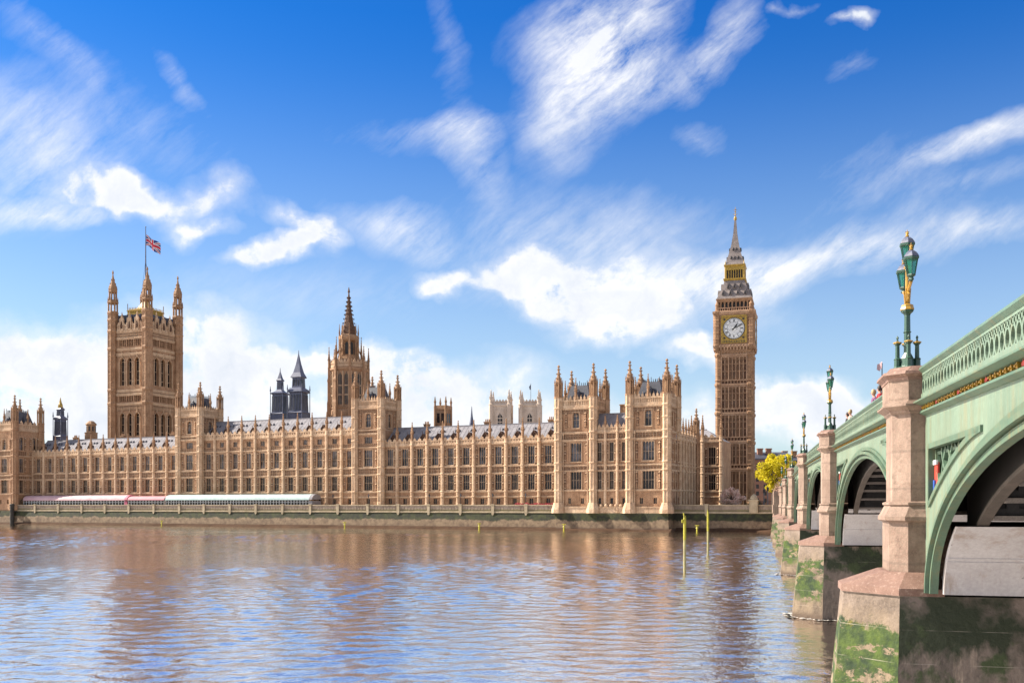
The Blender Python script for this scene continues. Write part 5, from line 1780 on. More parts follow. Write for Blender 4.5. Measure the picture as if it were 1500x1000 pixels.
def shaded_pier(T, pos, col, b):  # flank stone and weed, with the side's shade put into the colours
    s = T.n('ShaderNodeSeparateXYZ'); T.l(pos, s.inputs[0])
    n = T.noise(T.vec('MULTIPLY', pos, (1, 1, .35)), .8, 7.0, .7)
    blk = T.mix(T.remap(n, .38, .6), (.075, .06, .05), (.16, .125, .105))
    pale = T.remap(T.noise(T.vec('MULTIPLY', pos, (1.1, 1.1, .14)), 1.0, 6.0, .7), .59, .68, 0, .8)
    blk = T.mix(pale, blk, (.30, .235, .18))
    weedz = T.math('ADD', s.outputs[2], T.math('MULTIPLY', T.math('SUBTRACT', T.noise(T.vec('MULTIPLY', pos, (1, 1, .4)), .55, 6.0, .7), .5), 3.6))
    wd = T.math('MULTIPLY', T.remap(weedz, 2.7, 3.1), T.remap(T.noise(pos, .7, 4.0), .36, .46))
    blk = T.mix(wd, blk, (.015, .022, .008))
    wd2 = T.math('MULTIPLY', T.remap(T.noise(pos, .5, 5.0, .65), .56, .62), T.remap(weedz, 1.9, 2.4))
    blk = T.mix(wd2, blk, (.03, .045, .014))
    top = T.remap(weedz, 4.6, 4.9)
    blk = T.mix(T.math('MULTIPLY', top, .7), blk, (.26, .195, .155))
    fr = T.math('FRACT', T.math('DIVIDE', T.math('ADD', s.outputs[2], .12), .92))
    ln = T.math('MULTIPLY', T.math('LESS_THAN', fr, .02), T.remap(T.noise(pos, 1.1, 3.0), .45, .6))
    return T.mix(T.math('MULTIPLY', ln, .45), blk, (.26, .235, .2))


mat('pier granite', (.35, .255, .195), (.19, .13, .095), (.12, .075, .052), scale=.5, streak=.6, courses=1.06, rough=.75, bump=.02, bscale=8, fine=.12, extra=pink_granite)
mat('pier cap stone', (.24, .14, .105), (.165, .09, .066), (.36, .25, .195), scale=1.2, rough=.7, bump=.02, bscale=8, fine=.15)
mat('tide stone', (.25, .19, .15), (.13, .095, .07), scale=.6, rough=.75, bump=.04, bscale=5, extra=tide_pier)
mat('shaded pier stone', (.2, .16, .13), scale=.6, rough=.6, bump=.04, bscale=4, extra=shaded_pier)


def grey_plate(T, pos, col, b):
    st = T.remap(T.noise(T.vec('MULTIPLY', pos, (1.3, 1.3, .3)), 1.2, 6.0, .7), .52, .7, 0, .7)
    col = T.mix(st, col, (.22, .16, .12))
    sp = T.remap(T.noise(pos, 1.1, 5.0, .7), .66, .7, 0, .8)
    return T.mix(sp, col, (.05, .045, .04))


mat('grey steel', (.52, .50, .51), (.44, .42, .43), scale=.5, rough=.5, fine=.1, extra=grey_plate)
mat('rib paint', (.10, .08, .066), (.065, .053, .045), (.04, .033, .03), scale=1.2, rough=.6, streak=.3)
mat('girder dark', (.02, .018, .019), (.032, .028, .028), scale=1.0, rough=.6)  # near black: the shade under the bridge put into the colour
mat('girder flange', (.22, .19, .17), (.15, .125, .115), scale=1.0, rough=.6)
mat('asphalt', (.05, .05, .05), scale=1.0, rough=.9)

PIERS = [30.3, 64.2, 103.0, 142.0, 179.0, 213.0]
T0, T1 = -2.0, 247.0
HALF = 1.9
BWID = 26.0
FW = .94            # face plane


def top(t):
    return 12.2 - 1.28 * (abs(t - 120) / 90.0) ** 1.6


BR = Thing('arch_bridge', 'long pale green iron arch bridge on granite piers crossing the river', 'bridge', BO, BROT)
ends = [T0] + PIERS + [T1]
ZS = 4.6


def arch_p(c, A, B, o, k, N):
    a = PI * k / N
    return (c - (A - o) * math.cos(a), ZS + (B - o) * math.sin(a))


def vary(b, mi_list):
    pass


for i in range(7):
    ta, tb = ends[i] + HALF, ends[i + 1] - HALF
    c, A = (ta + tb) / 2, (tb - ta) / 2
    crown = top(c) - 1.33 - (.28 if i in (0, 6) else .42)
    B = crown - ZS
    cb = lambda t: top(t) - 1.33
    N = 56
    near = i < 3
    sp = MB()
    pts = [arch_p(c, A, B, 0, k, N) for k in range(N + 1)]

    def arch_z(t):
        x = (t - c) / A
        return ZS + B * math.sqrt(max(0, 1 - x * x))
    # triangular sunk panels next to the piers
    tA = ta + .1
    t_end = tA + .235 * (tb - ta)
    hz = cb(tA + 3) - .33
    zlo = ZS + .553 * B

    def tri_low(t):
        # concave long side of the panel, following the arch
        s_ = min(max((t - tA) / (t_end - tA), 0), 1)
        return zlo + (hz - zlo) * (1 - (1 - s_) ** 1.6)
    tcols = sorted(set([p[0] for p in pts] + [tA, t_end, 2 * c - tA, 2 * c - t_end]))

    def hole(t):
        tt = t if t <= c else 2 * c - t
        if tA - 1e-6 <= tt <= t_end + 1e-6:
            return min(tri_low(tt), hz), hz
        return None
    pan = MB()
    for k in range(len(tcols) - 1):
        a, b2 = tcols[k], tcols[k + 1]
        za, zb = arch_z(a), arch_z(b2)
        ha, hb = hole(a), hole(b2)
        q = lambda w, t, z: (w, t, z)
        if ha and hb:
            sp.quad(q(FW, a, za), q(FW, b2, zb), q(FW, b2, hb[0]), q(FW, a, ha[0]))
            sp.quad(q(FW, a, ha[1]), q(FW, b2, hb[1]), q(FW, b2, cb(b2) + .02), q(FW, a, cb(a) + .02))
            e = FW + .38
            sp.quad(q(FW, a, ha[0]), q(FW, b2, hb[0]), q(e, b2, hb[0]), q(e, a, ha[0]))
            sp.quad(q(FW, a, ha[1]), q(FW, b2, hb[1]), q(e, b2, hb[1]), q(e, a, ha[1]))
            pan.quad(q(e, a, ha[0]), q(e, b2, hb[0]), q(e, b2, hb[1]), q(e, a, ha[1]))
        else:
            sp.quad(q(FW, a, za), q(FW, b2, zb), q(FW, b2, cb(b2) + .02), q(FW, a, cb(a) + .02))
    for t in (tA, 2 * c - tA):
        h_ = hole(t)
        sp.quad((FW, t, h_[0]), (FW, t, h_[1]), (FW + .38, t, h_[1]), (FW + .38, t, h_[0]))
    # upstand between ring foot and pier
    for (t0_, t1_) in ((ta - .7, ta), (tb, tb + .7)):
        sp.box(FW, FW + .25, t0_, t1_, ZS, cb(t0_) + .02)
    span = BR.part('spandrel', sp, 'bridge green')
    link(bpy.data.objects.new('spandrel_panel', pan.mesh('spandrel_panel', 'bridge dark green')), span)
    # panel edge moulding, tracery and shield
    shd = []
    for sgn in (1, -1):
        tr = MB()
        mir = (lambda t: t) if sgn == 1 else (lambda t: 2 * c - t)
        S_ = 20
        lo = [(mir(tA + (t_end - tA) * k / S_), tri_low(tA + (t_end - tA) * k / S_)) for k in range(S_ + 1)]
        lo = [(t, min(z, hz)) for t, z in lo]
        def bar(p0, p1, r, w0, w1):
            (t0_, z0_), (t1_, z1_) = p0, p1
            dx, dz = t1_ - t0_, z1_ - z0_
            L_ = math.hypot(dx, dz) or 1
            nx, nz = -dz / L_ * r, dx / L_ * r
            rng = lambda w: [(w, t0_ + nx, z0_ + nz), (w, t1_ + nx, z1_ + nz), (w, t1_ - nx, z1_ - nz), (w, t0_ - nx, z0_ - nz)]
            tr.loft([rng(w0), rng(w1)])
        for k in range(S_):
            bar(lo[k], lo[k + 1], .07, FW - .06, FW + .12)
            bar((lo[k][0], min(lo[k][1] + .2, hz)), (lo[k + 1][0], min(lo[k + 1][1] + .2, hz)), .04, FW + .14, FW + .26)
        bar((mir(tA), hz), (mir(t_end), hz), .07, FW - .06, FW + .12)
        bar((mir(tA), tri_low(tA)), (mir(tA), hz), .07, FW - .06, FW + .12)
        bar((mir(tA + .2), hz - .2), (mir(t_end - .6), hz - .2), .04, FW + .14, FW + .26)
        if near or i == 3:
            n = 6
            for k in range(1, n + 1):       # curved cusped bars
                t0_ = tA + (t_end - tA) * k / (n + 1.2)
                z0_ = min(tri_low(t0_) + .1, hz)
                if hz - z0_ < .15:
                    continue
                prev = None
                for q_ in range(9):
                    u = q_ / 8
                    tt = t0_ - (1 - (1 - u) ** 2) * (t_end - tA) * .11 + .0
                    p = (mir(max(tA + .1, tt)), z0_ + (hz - z0_ - .1) * u)
                    if prev:
                        bar(prev, p, .055, FW + .1, FW + .22)
                    prev = p
                prev = None
                for q_ in range(9):
                    u = q_ / 8
                    tt = t0_ + (u * u) * (t_end - tA) * .10
                    zz = z0_ + (hz - z0_ - .1) * u
                    p = (mir(tt), zz)
                    if prev and zz > tri_low(min(tt, t_end)) - .1:
                        bar(prev, p, .055, FW + .12, FW + .24)
                    prev = p
        # painted shield
        sb = MB()
        sw = min(.24, (t_end - tA) * .05)
        tm, zt = tA + sw + .06, hz - .45
        zlow = max(tri_low(tm) + .05, zt - .95)
        pts_s = [(tm - sw, zt), (tm + sw, zt), (tm + sw, zt - (zt - zlow) * .55), (tm, zlow), (tm - sw, zt - (zt - zlow) * .55)]
        pts_s = [(mir(t), z) for t, z in pts_s]
        sb.mi = 0
        sb.loft([[(FW + .1, t, z) for t, z in pts_s], [(FW + .15, t, z) for t, z in pts_s]])
        sb.mi = 1
        zc_ = zt - (zt - zlow) * .5
        sb.box(FW + .06, FW + .12, min(mir(tm - sw * .92), mir(tm)), max(mir(tm - sw * .92), mir(tm)), zc_ - .3, zc_)
        sb.mi = 2
        sb.box(FW + .06, FW + .12, min(mir(tm - sw), mir(tm + sw)), max(mir(tm - sw), mir(tm + sw)), zt - .06, zt + .06)
        shd.append(sb)
        link(bpy.data.objects.new('tracery', tr.mesh('tracery', 'bridge green moulding')), span)
    for sb in shd:
        link(bpy.data.objects.new('shield', sb.mesh('shield', ['shield red', 'shield blue', 'clock white'])), span)
    # moulded arch ring
    rg = MB()
    for o0, o1, w0, w1 in ((-.02, .12, FW - .07, FW + .12), (.12, .16, FW + .06, FW + .12), (.16, .28, FW - .17, FW + .14), (.28, .32, FW + .04, FW + .14), (.32, .46, FW - .06, FW + .15)):
        def ringp(o, k):
            return arch_p(c, A, B, o, k, N)
        for k in range(N):
            a0, a1, b0, b1 = ringp(o0, k), ringp(o0, k + 1), ringp(o1, k), ringp(o1, k + 1)
            P_ = lambda w, p: (w, p[0], p[1])
            rg.quad(P_(w0, a0), P_(w0, a1), P_(w0, b1), P_(w0, b0))
            rg.quad(P_(w0, b0), P_(w0, b1), P_(w1, b1), P_(w1, b0))
            rg.quad(P_(w0, a0), P_(w0, a1), P_(w1, a1), P_(w1, a0))
    BR.part('arch_ring', rg, 'bridge green moulding')
    # ribs behind the face
    nrib = 6 if i < 3 else 3

    def ribfn(q, c=c, A=A, B=B):
        for k in range(N):
            r = [arch_p(c, A, B, o, k, N) for o in (.5, .62)] ; r2 = [arch_p(c, A, B, o, k + 1, N) for o in (.5, .62)]
            # flange, closed box section, and a thin web above it
            for (w0, w1, pa, pb, qa, qb) in ((-.13, .13, r[0], r[1], r2[0], r2[1]),):
                q.quad((w0, *pb), (w1, *pb), (w1, *qb), (w0, *qb)); q.quad((w0, *pa), (w1, *pa), (w1, *qa), (w0, *qa))
                q.quad((w0, *pa), (w0, *pb), (w0, *qb), (w0, *qa)); q.quad((w1, *pa), (w1, *pb), (w1, *qb), (w1, *qa))
    for k in range(nrib):
        w = 1.8 + k * (4.6 if i < 3 else 8)
        rb = MB(); rb.M = Matrix.Translation((w, 0, 0)); ribfn(rb)
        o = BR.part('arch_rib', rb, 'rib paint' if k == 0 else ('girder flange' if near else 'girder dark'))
        wb = MB()
        for q_ in range(N):
            a0, a1 = arch_p(c, A, B, .5, q_, N), arch_p(c, A, B, .5, q_ + 1, N)
            wb.quad((w, *a0), (w, *a1), (w, a1[0], max(cb(a1[0]), a1[1])), (w, a0[0], max(cb(a0[0]), a0[1])))
        link(bpy.data.objects.new('rib_web', wb.mesh('rib_web', 'girder dark')), o)
    # grey skewback plates at both feet, then cross girders
    for sgn in (1, -1):
        pl = MB()
        prev = None
        k = 0
        while k < N // 2:
            p = arch_p(c, A, B, .68, k * .5, N)
            if p[1] > 6.5:
                break
            p = (p[0] if sgn == 1 else 2 * c - p[0], p[1])
            if prev:
                pl.quad((1.2, *prev), (BWID - .5, *prev), (BWID - .5, *p), (1.2, *p))
                bk_ = .3 if sgn == -1 else -.3
                pl.quad((1.2, *prev), (1.2, *p), (1.2, p[0] + bk_, p[1]), (1.2, prev[0] + bk_, prev[1]))
                pl.quad((1.2, *p), (BWID - .5, *p), (BWID - .5, p[0] + bk_, p[1]), (1.2, p[0] + bk_, p[1])) if p[1] > 6.2 else None
                if abs(prev[1] - 5.55) < .11 and near:
                    pl.box(1.2, BWID - .5, prev[0] - .012, prev[0] + .012, prev[1] - .02, prev[1] + .02)
            prev = p; k += 1
        kend = k * .5
        if near:
            for w in (3.6, 6.9, 10.2):      # butt joints and rivets
                for zz in (4.75, 4.95, 5.15, 5.35):
                    for dw in (-.14, .14):
                        tt = c - (A - .68) * math.sqrt(max(0, 1 - ((zz - ZS) / (B - .68)) ** 2))
                        tt = tt if sgn == 1 else 2 * c - tt
                        pl.box(w + dw - .02, w + dw + .02, tt - .025, tt + .025, zz - .02, zz + .02)
        BR.part('skewback_plate', pl, 'grey steel')
    if i < 4:
        tcur = None
        k = kend + .6
        marks = []
        while k < N - kend - .3:
            p = arch_p(c, A, B, .5, k, N)
            marks.append(p)
            k += 2.5
        for p in marks:
            zt = cb(p[0]) - .05
            fl = MB(); fl.box(1.95, BWID - .6, p[0] - .16, p[0] + .16, p[1] - .1, p[1] + .02)
            o = BR.part('cross_girder', fl, 'girder flange')
            if zt - p[1] > .35:
                wb = MB()
                hgt = min(zt - p[1], 1.15)
                wb.box(1.95, BWID - .6, p[0] - .03, p[0] + .03, p[1] + hgt - .16, p[1] + hgt)
                wb.box(1.95, BWID - .6, p[0] - .03, p[0] + .03, p[1] + .02, p[1] + .2)
                wb.box(1.95, BWID - .6, p[0] + .06, p[0] + .1, p[1] + .02, p[1] + hgt)
                for q_ in range(16):
                    w = 2.4 + q_ * 1.5
                    wb.box(w - .14, w + .14, p[0] - .04, p[0] + .04, p[1] + .02, p[1] + hgt)
                link(bpy.data.objects.new('girder_web', wb.mesh('girder_web', 'girder dark')), o)
    # cornice with gilded ornament, band, pierced parapet, rail
    t0_, t1_ = ends[i] + (1.2 if i else 0), ends[i + 1] - (1.2 if i < 6 else 0)
    NS = 26

    def strip(mb, prof):
        """sweep a (w, dz) profile along the span; dz measured from the parapet top"""
        rings = []
        for k in range(NS + 1):
            t = t0_ + (t1_ - t0_) * k / NS
            rings.append([(w, t, top(t) + dz) for w, dz in prof])
        mb.loft(rings)
    co = MB()
    strip(co, [(FW - .34, -1.02), (FW - .34, -1.06), (FW - .16, -1.12), (FW + .3, -1.12), (FW + .3, -.98), (FW - .1, -.98)])
    strip(co, [(FW - .02, -1.25), (FW - .14, -1.27), (FW - .16, -1.33), (FW - .04, -1.40), (FW + .3, -1.40), (FW + .3, -1.25)])
    BR.part('cornice', co, 'bridge green moulding')
    bd = MB()
    strip(bd, [(FW - .12, -.98), (FW - .12, -.80), (FW + .3, -.80), (FW + .3, -.98)])
    strip(bd, [(FW + .27, -.81), (FW + .27, -.2), (FW + .3, -.2), (FW + .3, -.81)])
    BR.part('parapet', bd, 'bridge green')
    bk = MB()
    strip(bk, [(FW + .0, -1.12), (FW + .0, -1.25), (FW + .3, -1.25), (FW + .3, -1.12)])
    BR.part('ornament_band', bk, 'black iron')
    rl = MB()
    strip(rl, [(FW - .12, -.22), (FW - .2, -.13), (FW - .16, -.05), (FW - .02, 0), (FW + .1, 0), (FW + .2, -.05), (FW + .2, -.2), (FW + .05, -.24)])
    BR.part('handrail', rl, 'bridge green moulding')
    gd = MB()
    step = .42 if i < 2 else .63
    n = int((t1_ - t0_) / step)
    for k in range(n):
        t = t0_ + (t1_ - t0_) * (k + .5) / n
        z = top(t)
        s_ = step / .24
        if k % 7 == 5:
            gd.mi = 1
            gd.loft([[(w, t - .05 * s_, z - 1.235), (w, t + .05 * s_, z - 1.235), (w, t + .07 * s_, z - 1.18), (w, t, z - 1.13), (w, t - .07 * s_, z - 1.18)] for w in (FW - .09, FW + .01)])
        else:
            gd.mi = 0
            gd.loft([[(w, t - .055 * s_, z - 1.245), (w, t + .03 * s_, z - 1.235), (w, t + .06 * s_, z - 1.15), (w, t - .02 * s_, z - 1.125)] for w in (FW - .1, FW + .01)])
            if i < 2:
                gd.box(FW - .13, FW - .08, t - .015, t + .085, z - 1.21, z - 1.17)
    link(bpy.data.objects.new('gilded_ornament', gd.mesh('gilded_ornament', ['gold leaf', 'shield red'])), BR.e)
    # pierced pattern of the parapet: a row of pointed ovals, smaller drops between their heads
    pt = MB()
    step = .42 if i < 2 else .63
    n = int((t1_ - t0_ - .2) / step)
    wd = .5 * (t1_ - t0_ - .2) / n
    w0, w1 = FW - .1, FW + .12

    def pierced(tc_, hwid, za, zb, fw, fh, M_):
        """plate cell with one pointed oval hole"""
        zm, hh = (za + zb) / 2, (zb - za) / 2
        ho, bo = [], []
        for q_ in range(M_):
            a = 2 * PI * (q_ + .5) / M_
            sa, ca = math.sin(a), math.cos(a)
            ho.append((tc_ + hwid * fw * (abs(sa) ** 1.25) * (1 if sa > 0 else -1), zm + hh * fh * ca))
            m_ = 1 / max(abs(sa), abs(ca))
            bo.append((tc_ + hwid * sa * m_, zm + hh * ca * m_))
        Z = lambda p: p[1] + top(p[0])
        for q_ in range(M_):
            r_ = (q_ + 1) % M_
            A_, B_, C_, D_ = bo[q_], bo[r_], ho[r_], ho[q_]
            pt.quad(*[(w0, p[0], Z(p)) for p in (A_, B_, C_, D_)])
            pt.quad((w0, D_[0], Z(D_)), (w0, C_[0], Z(C_)), (w1, C_[0], Z(C_)), (w1, D_[0], Z(D_)))
    for k in range(n):
        tc_ = t0_ + .1 + wd * (2 * k + 1)
        pierced(tc_, wd, -.80, -.42, .74, .92, 14 if i < 2 else 8)
        for dq in (-.5, .5):
            pierced(tc_ + dq * wd, wd * .5, -.42, -.28, .6, .85, 8 if i < 2 else 6)
    strip(pt, [(FW - .11, -.28), (FW - .11, -.22), (FW + .14, -.22), (FW + .14, -.28)])
    BR.part('parapet_tracery', pt, 'bridge green')

# deck and the other side
b = MB()
rings = []
for k in range(60):
    t = T0 + (T1 - T0) * k / 59
    z = top(t) - 1.12
    rings.append([(FW + .31, t, z - .42), (FW + .31, t, z), (BWID - .3, t, z), (BWID - .3, t, z - .42)])
b.loft(rings); BR.part('deck', b, 'girder dark')
b = MB()
for k in range(59):
    t, t2 = T0 + (T1 - T0) * k / 59, T0 + (T1 - T0) * (k + 1) / 59
    b.quad((FW + 3.8, t, top(t) - 1.112), (BWID - 3.6, t, top(t) - 1.112), (BWID - 3.6, t2, top(t2) - 1.112), (FW + 3.8, t2, top(t2) - 1.112))
BR.part('carriageway', b, 'asphalt')
for w0_, w1_ in ((FW + .31, FW + 3.6), (BWID - 3.4, BWID - .31)):
    b = MB()
    b.loft([[(w0_, t, top(t) - 1.13), (w0_, t, top(t) - .95), (w1_, t, top(t) - .95), (w1_, t, top(t) - 1.13)] for t in [T0 + (T1 - T0) * k / 59 for k in range(60)]])
    BR.part('footway', b, 'paving')
b = MB()
rings = [[(BWID - .3, t, top(t) - 1.6), (BWID - .3, t, top(t)), (BWID, t, top(t)), (BWID, t, top(t) - 1.6)] for t in [T0 + (T1 - T0) * k / 59 for k in range(60)]]
b.loft(rings); BR.part('north_parapet', b, 'bridge green')


def oct_nose(w0, a, hw_, wi):
    """plan of one pier end: splayed nose toward the viewer's side, running back to wi"""
    return [(wi, -hw_), (w0 + a, -hw_), (w0, -hw_ + a), (w0, hw_ - a), (w0 + a, hw_), (wi, hw_)]


for j, tp in enumerate(PIERS):
    near = j < 3
    # base with the tide marks: one stone, the flank's shade put into a darker colour
    nose = lambda k: [(1.6, -2.0 - .12 * k), (.16 - .1 * k, -2.0 - .12 * k), (-1.2 - .42 * k, -.64 - .02 * k), (-1.2 - .42 * k, .64 + .02 * k), (.16 - .1 * k, 2.0 + .12 * k), (1.6, 2.0 + .12 * k)]
    b = MB(); b.M = Matrix.Translation((0, tp, 0))
    b.loft([[(x, y, z) for x, y in nose(k)] for k, z in ((1.15, -1.0), (1.0, .3), (.25, 3.4), (0, 4.5))])
    pier = BR.part('pier', b, 'tide stone')

    def sub(name, mb_, m_):
        return link(bpy.data.objects.new(name, mb_.mesh(name, m_)), pier)
    b = MB(); b.M = Matrix.Translation((0, tp, 0))
    fl = lambda k: [(.165 - .1 * k, -2.003 - .12 * k), (BWID + 1, -2.003 - .12 * k), (BWID + 1, 2.003 + .12 * k), (.165 - .1 * k, 2.003 + .12 * k)]
    b.loft([[(x, y, z) for x, y in fl(k)] for k, z in ((1.15, -1.0), (1.0, .3), (.25, 3.4), (0, 4.503))])
    sub('pier_flank', b, 'shaded pier stone')
    b = MB(); b.M = Matrix.Translation((0, tp, 0))
    n0 = [(1.3, -2.06), (.13, -2.06), (-1.27, -.66), (-1.27, .66), (.13, 2.06), (1.3, 2.06)]
    n1 = [(1.3, -1.34), (.4, -1.34), (-.12, -.82), (-.12, .82), (.4, 1.34), (1.3, 1.34)]
    b.loft([[(x, y, 4.5) for x, y in n0], [(x, y, 4.7) for x, y in n0], [(x, y, 5.1) for x, y in n1]])
    sub('weathering', b, 'pier cap stone')
    zt = top(tp) + .0
    b = MB(); b.M = Matrix.Translation((0, tp, 0))
    pl = lambda w0, a, h_: oct_nose(w0 + .12, a, h_ * .95, 1.6)
    lower, shaft = pl(-.1, .46, 1.3), pl(0, .44, 1.2)
    b.loft([[(x, y, z) for x, y in P_] for P_, z in ((lower, 5.0), (lower, 6.55))], cap1=True)
    mw, mid = pl(-.22, .48, 1.42), pl(-.05, .45, 1.25)
    b.loft([[(x, y, z) for x, y in P_] for P_, z in ((lower, 6.5), (mw, 6.56), (mw, 6.66), (pl(-.16, .47, 1.36), 6.75), (mid, 6.98), (pl(-.1, .46, 1.3), 7.0), (pl(-.1, .46, 1.3), 7.06), (shaft, 7.1))])
    b.loft([[(x, y, z) for x, y in shaft] for z in (7.08, zt - 1.28)])
    sub('shaft', b, 'pier granite')
    b = MB(); b.M = Matrix.Translation((0, tp, 0))
    cbw = pl(-.1, .47, 1.3)
    b.loft([[(x, y, z) for x, y in P_] for P_, z in ((shaft, zt - 1.36), (pl(-.06, .45, 1.26), zt - 1.3), (pl(-.06, .45, 1.26), zt - 1.26), (pl(-.24, .52, 1.44), zt - 1.14), (pl(-.24, .52, 1.44), zt - 1.09), (cbw, zt - .98), (cbw, zt - .92))])
    b.loft([[(x, y, z) for x, y in cbw] for z in (zt - .93, zt - .38)])
    sub('cap_block', b, 'pier granite')
    b = MB(); b.M = Matrix.Translation((0, tp, 0))
    b.loft([[(x, y, z) for x, y in P_] for P_, z in ((pl(-.12, .47, 1.32), zt - .40), (pl(-.14, .48, 1.34), zt - .32), (pl(-.26, .52, 1.46), zt - .24), (pl(-.24, .52, 1.44), zt - .16), (pl(-.15, .5, 1.36), zt - .14), (pl(-.05, .48, 1.25), zt - .02), (pl(.05, .45, 1.15), zt))])
    sub('cap_moulding', b, 'pier cap stone')
BR.done()
b = MB(); b.M = Matrix.Translation(BO) @ Matrix.Rotation(BROT, 4, 'Z')
b.box(-.6, 27, T1 - .2, T1 + 40, -1, 9.2); b.box(-.8, -.6, T1 - .2, T1 + 40, 5, 7.0); b.box(-.6, .4, T1 + 1, T1 + 40, 9.2, 10.3)
single('bridge_abutment', b, 'pier granite', 'plain stone abutment carrying the far end of the green bridge', 'abutment')


# broken foam where the current meets the noses of the piers
fo = MB(); fo.M = Matrix.Translation(BO) @ Matrix.Rotation(BROT, 4, 'Z')
rf = random.Random(12)
for tp in PIERS[:3]:
    loop = [(1.5, -2.25), (.05, -2.2), (-1.75, -.75), (-1.75, .75), (.05, 2.2)]
    for k in range(len(loop) - 1):
        (xa, ya), (xb, yb) = loop[k], loop[k + 1]
        for q_ in range(22):
            u = rf.random()
            o_ = abs(rf.gauss(0, .22))
            x, y = xa + (xb - xa) * u - o_ * .8, tp + ya + (yb - ya) * u + o_ * (1 if ya + yb > 0 else -1) * .5
            r_ = rf.uniform(.05, .2)
            fo.add([(x + r_ * rf.uniform(.5, 1.2) * math.cos(a), y + r_ * rf.uniform(.7, 2.2) * math.sin(a), .07) for a in [j * PI / 3 for j in range(6)]], [(0, 1, 2, 3, 4, 5)])
single('foam', fo, 'river foam', None, None, kind='stuff')


# ------------------------------------------------------------------ triple lamps on the pier caps
def lantern(th, w, t, zb, s):
    """tapering hexagonal lantern: glass, ribs, dome"""
    o = th.rep('lantern', ('g', s), lambda q: q.lathe(0, 0, [(.15 * s, 0), (.27 * s, .62 * s)], 6), 'lantern glass', (w, t, zb))

    def ribs(q):
        for k in range(6):
            a = PI / 6 + k * PI / 3
            q.tube([(.16 * s * math.cos(a), .16 * s * math.sin(a), -.02), (.28 * s * math.cos(a), .28 * s * math.sin(a), .63 * s)], .022 * s, 4)
        q.lathe(0, 0, [(.05 * s, -.26 * s), (.12 * s, -.2 * s), (.09 * s, -.1 * s), (.19 * s, -.03 * s), (.17 * s, .02 * s)], 6)
        q.lathe(0, 0, [(.29 * s, .6 * s), (.33 * s, .64 * s), (.33 * s, .70 * s), (.3 * s, .72 * s)], 6)
    th.rep('lantern_frame', ('f', s), ribs, 'lamp green', (0, 0, 0), 0, o)

    def dome(q):
        q.lathe(0, 0, [(.33 * s, .715 * s), (.29 * s, .80 * s), (.22 * s, .9 * s), (.12 * s, .98 * s), (.05 * s, 1.0 * s)], 6)
    th.rep('lantern_roof', ('d', s), dome, 'tower slate', (0, 0, 0), 0, o)

    def fin(q):
        q.lathe(0, 0, [(.05 * s, .99 * s), (.09 * s, 1.04 * s), (.04 * s, 1.08 * s), (.075 * s, 1.14 * s), (.02 * s, 1.22 * s), (.01, 1.3 * s)], 8)
        q.box(-.08 * s, .08 * s, -.015, .015, 1.19 * s, 1.22 * s)
    th.rep('finial', ('fi', s), fin, 'gold leaf', (0, 0, 0), 0, o)


LBL = ['nearest and largest triple lantern lamp, on the tall granite pier',
       'second nearest triple lantern lamp, on the granite pier left of the big near pier',
       'third triple lantern lamp along the bridge, between the second lamp and the yellow trees',
       'fourth triple lantern lamp along the bridge, standing in front of the far brick block',
       'fifth triple lantern lamp along the bridge, small against the yellow-green tree',
       'farthest triple lantern lamp at the far end of the bridge']
for j, tp in enumerate(PIERS):
    th = Thing('street_lamp', LBL[j], 'street lamp', BW(.62, tp, top(tp)), BROT, 'triple lantern lamps along the bridge')

    def base(q):
        q.lathe(0, 0, [(.30, 0), (.30, .1), (.2, .14), (.18, .36), (.15, .42), (.10, .52), (.085, 1.6), (.07, 1.7)], 8)
    th.rep('base', ('b',), base, 'lamp green', (0, 0, 0))
    for k in range(4):
        a = k * PI / 2 + PI / 2
        x, y = .27 * math.cos(a), .27 * math.sin(a)

        def col(q):
            q.lathe(0, 0, [(.13, 0), (.13, .08), (.10, .12), (.095, .3), (.11, .34), (.065, .38), (.06, .74), (.09, .77), (.11, .80)], 8)
            q.lathe(0, 0, [(.04, .84), (.022, .93), (.045, .96), (.01, 1.03)], 6)
        o = th.rep('colonnette', ('c',), col, 'lamp green', (x, y, 0))
        th.rep('gilt_cap', ('gc',), lambda q: q.lathe(0, 0, [(.09, .79), (.125, .81), (.125, .835), (.05, .86)], 8), 'gold leaf', (0, 0, 0), 0, o)

    def shaft(q):
        q.lathe(0, 0, [(.09, .5), (.09, 1.1), (.12, 1.13), (.085, 1.16), (.08, 1.60), (.1, 1.66), (.17, 1.72), (.19, 1.77)], 8)
    th.rep('shaft', ('s',), shaft, 'lamp green', (0, 0, 0))
    th.rep('gilt_capital', ('gk',), lambda q: q.lathe(0, 0, [(.185, 1.76), (.2, 1.8), (.18, 1.85), (.17, 1.92), (.07, 1.96)], 8), 'gold leaf', (0, 0, 0))

    def arms(q):
        for s in (-1, 1):
            q.tube([(0, 0, 1.9), (0, s * .08, 2.1), (0, s * .22, 2.3), (0, s * .55, 2.38), (0, s * .78, 2.46)], [.07, .06, .05, .045, .05], 8)
            for k in range(7):
                u = k / 6
                q.box(-.075, .075, s * (.02 + .2 * u) - .03, s * (.02 + .2 * u) + .03, 1.95 + .36 * u, 2.0 + .36 * u)
            q.tube([(0, 0, 2.35), (0, s * .2, 2.28), (0, s * .38, 2.18), (0, s * .24, 2.08)], [.03, .035, .03, .02], 6)
        q.tube([(0, 0, 1.9), (0, 0, 3.05)], [.06, .045], 8)
        q.lathe(0, 0, [(.05, 2.95), (.11, 3.02), (.06, 3.08)], 8)
    th.rep('gilt_bracket', ('a',), arms, 'gold leaf', (0, 0, 0))
    lantern(th, 0, -.78, 2.64, .70)
    lantern(th, 0, .78, 2.60, .70)
    lantern(th, 0, 0, 3.22, .70)

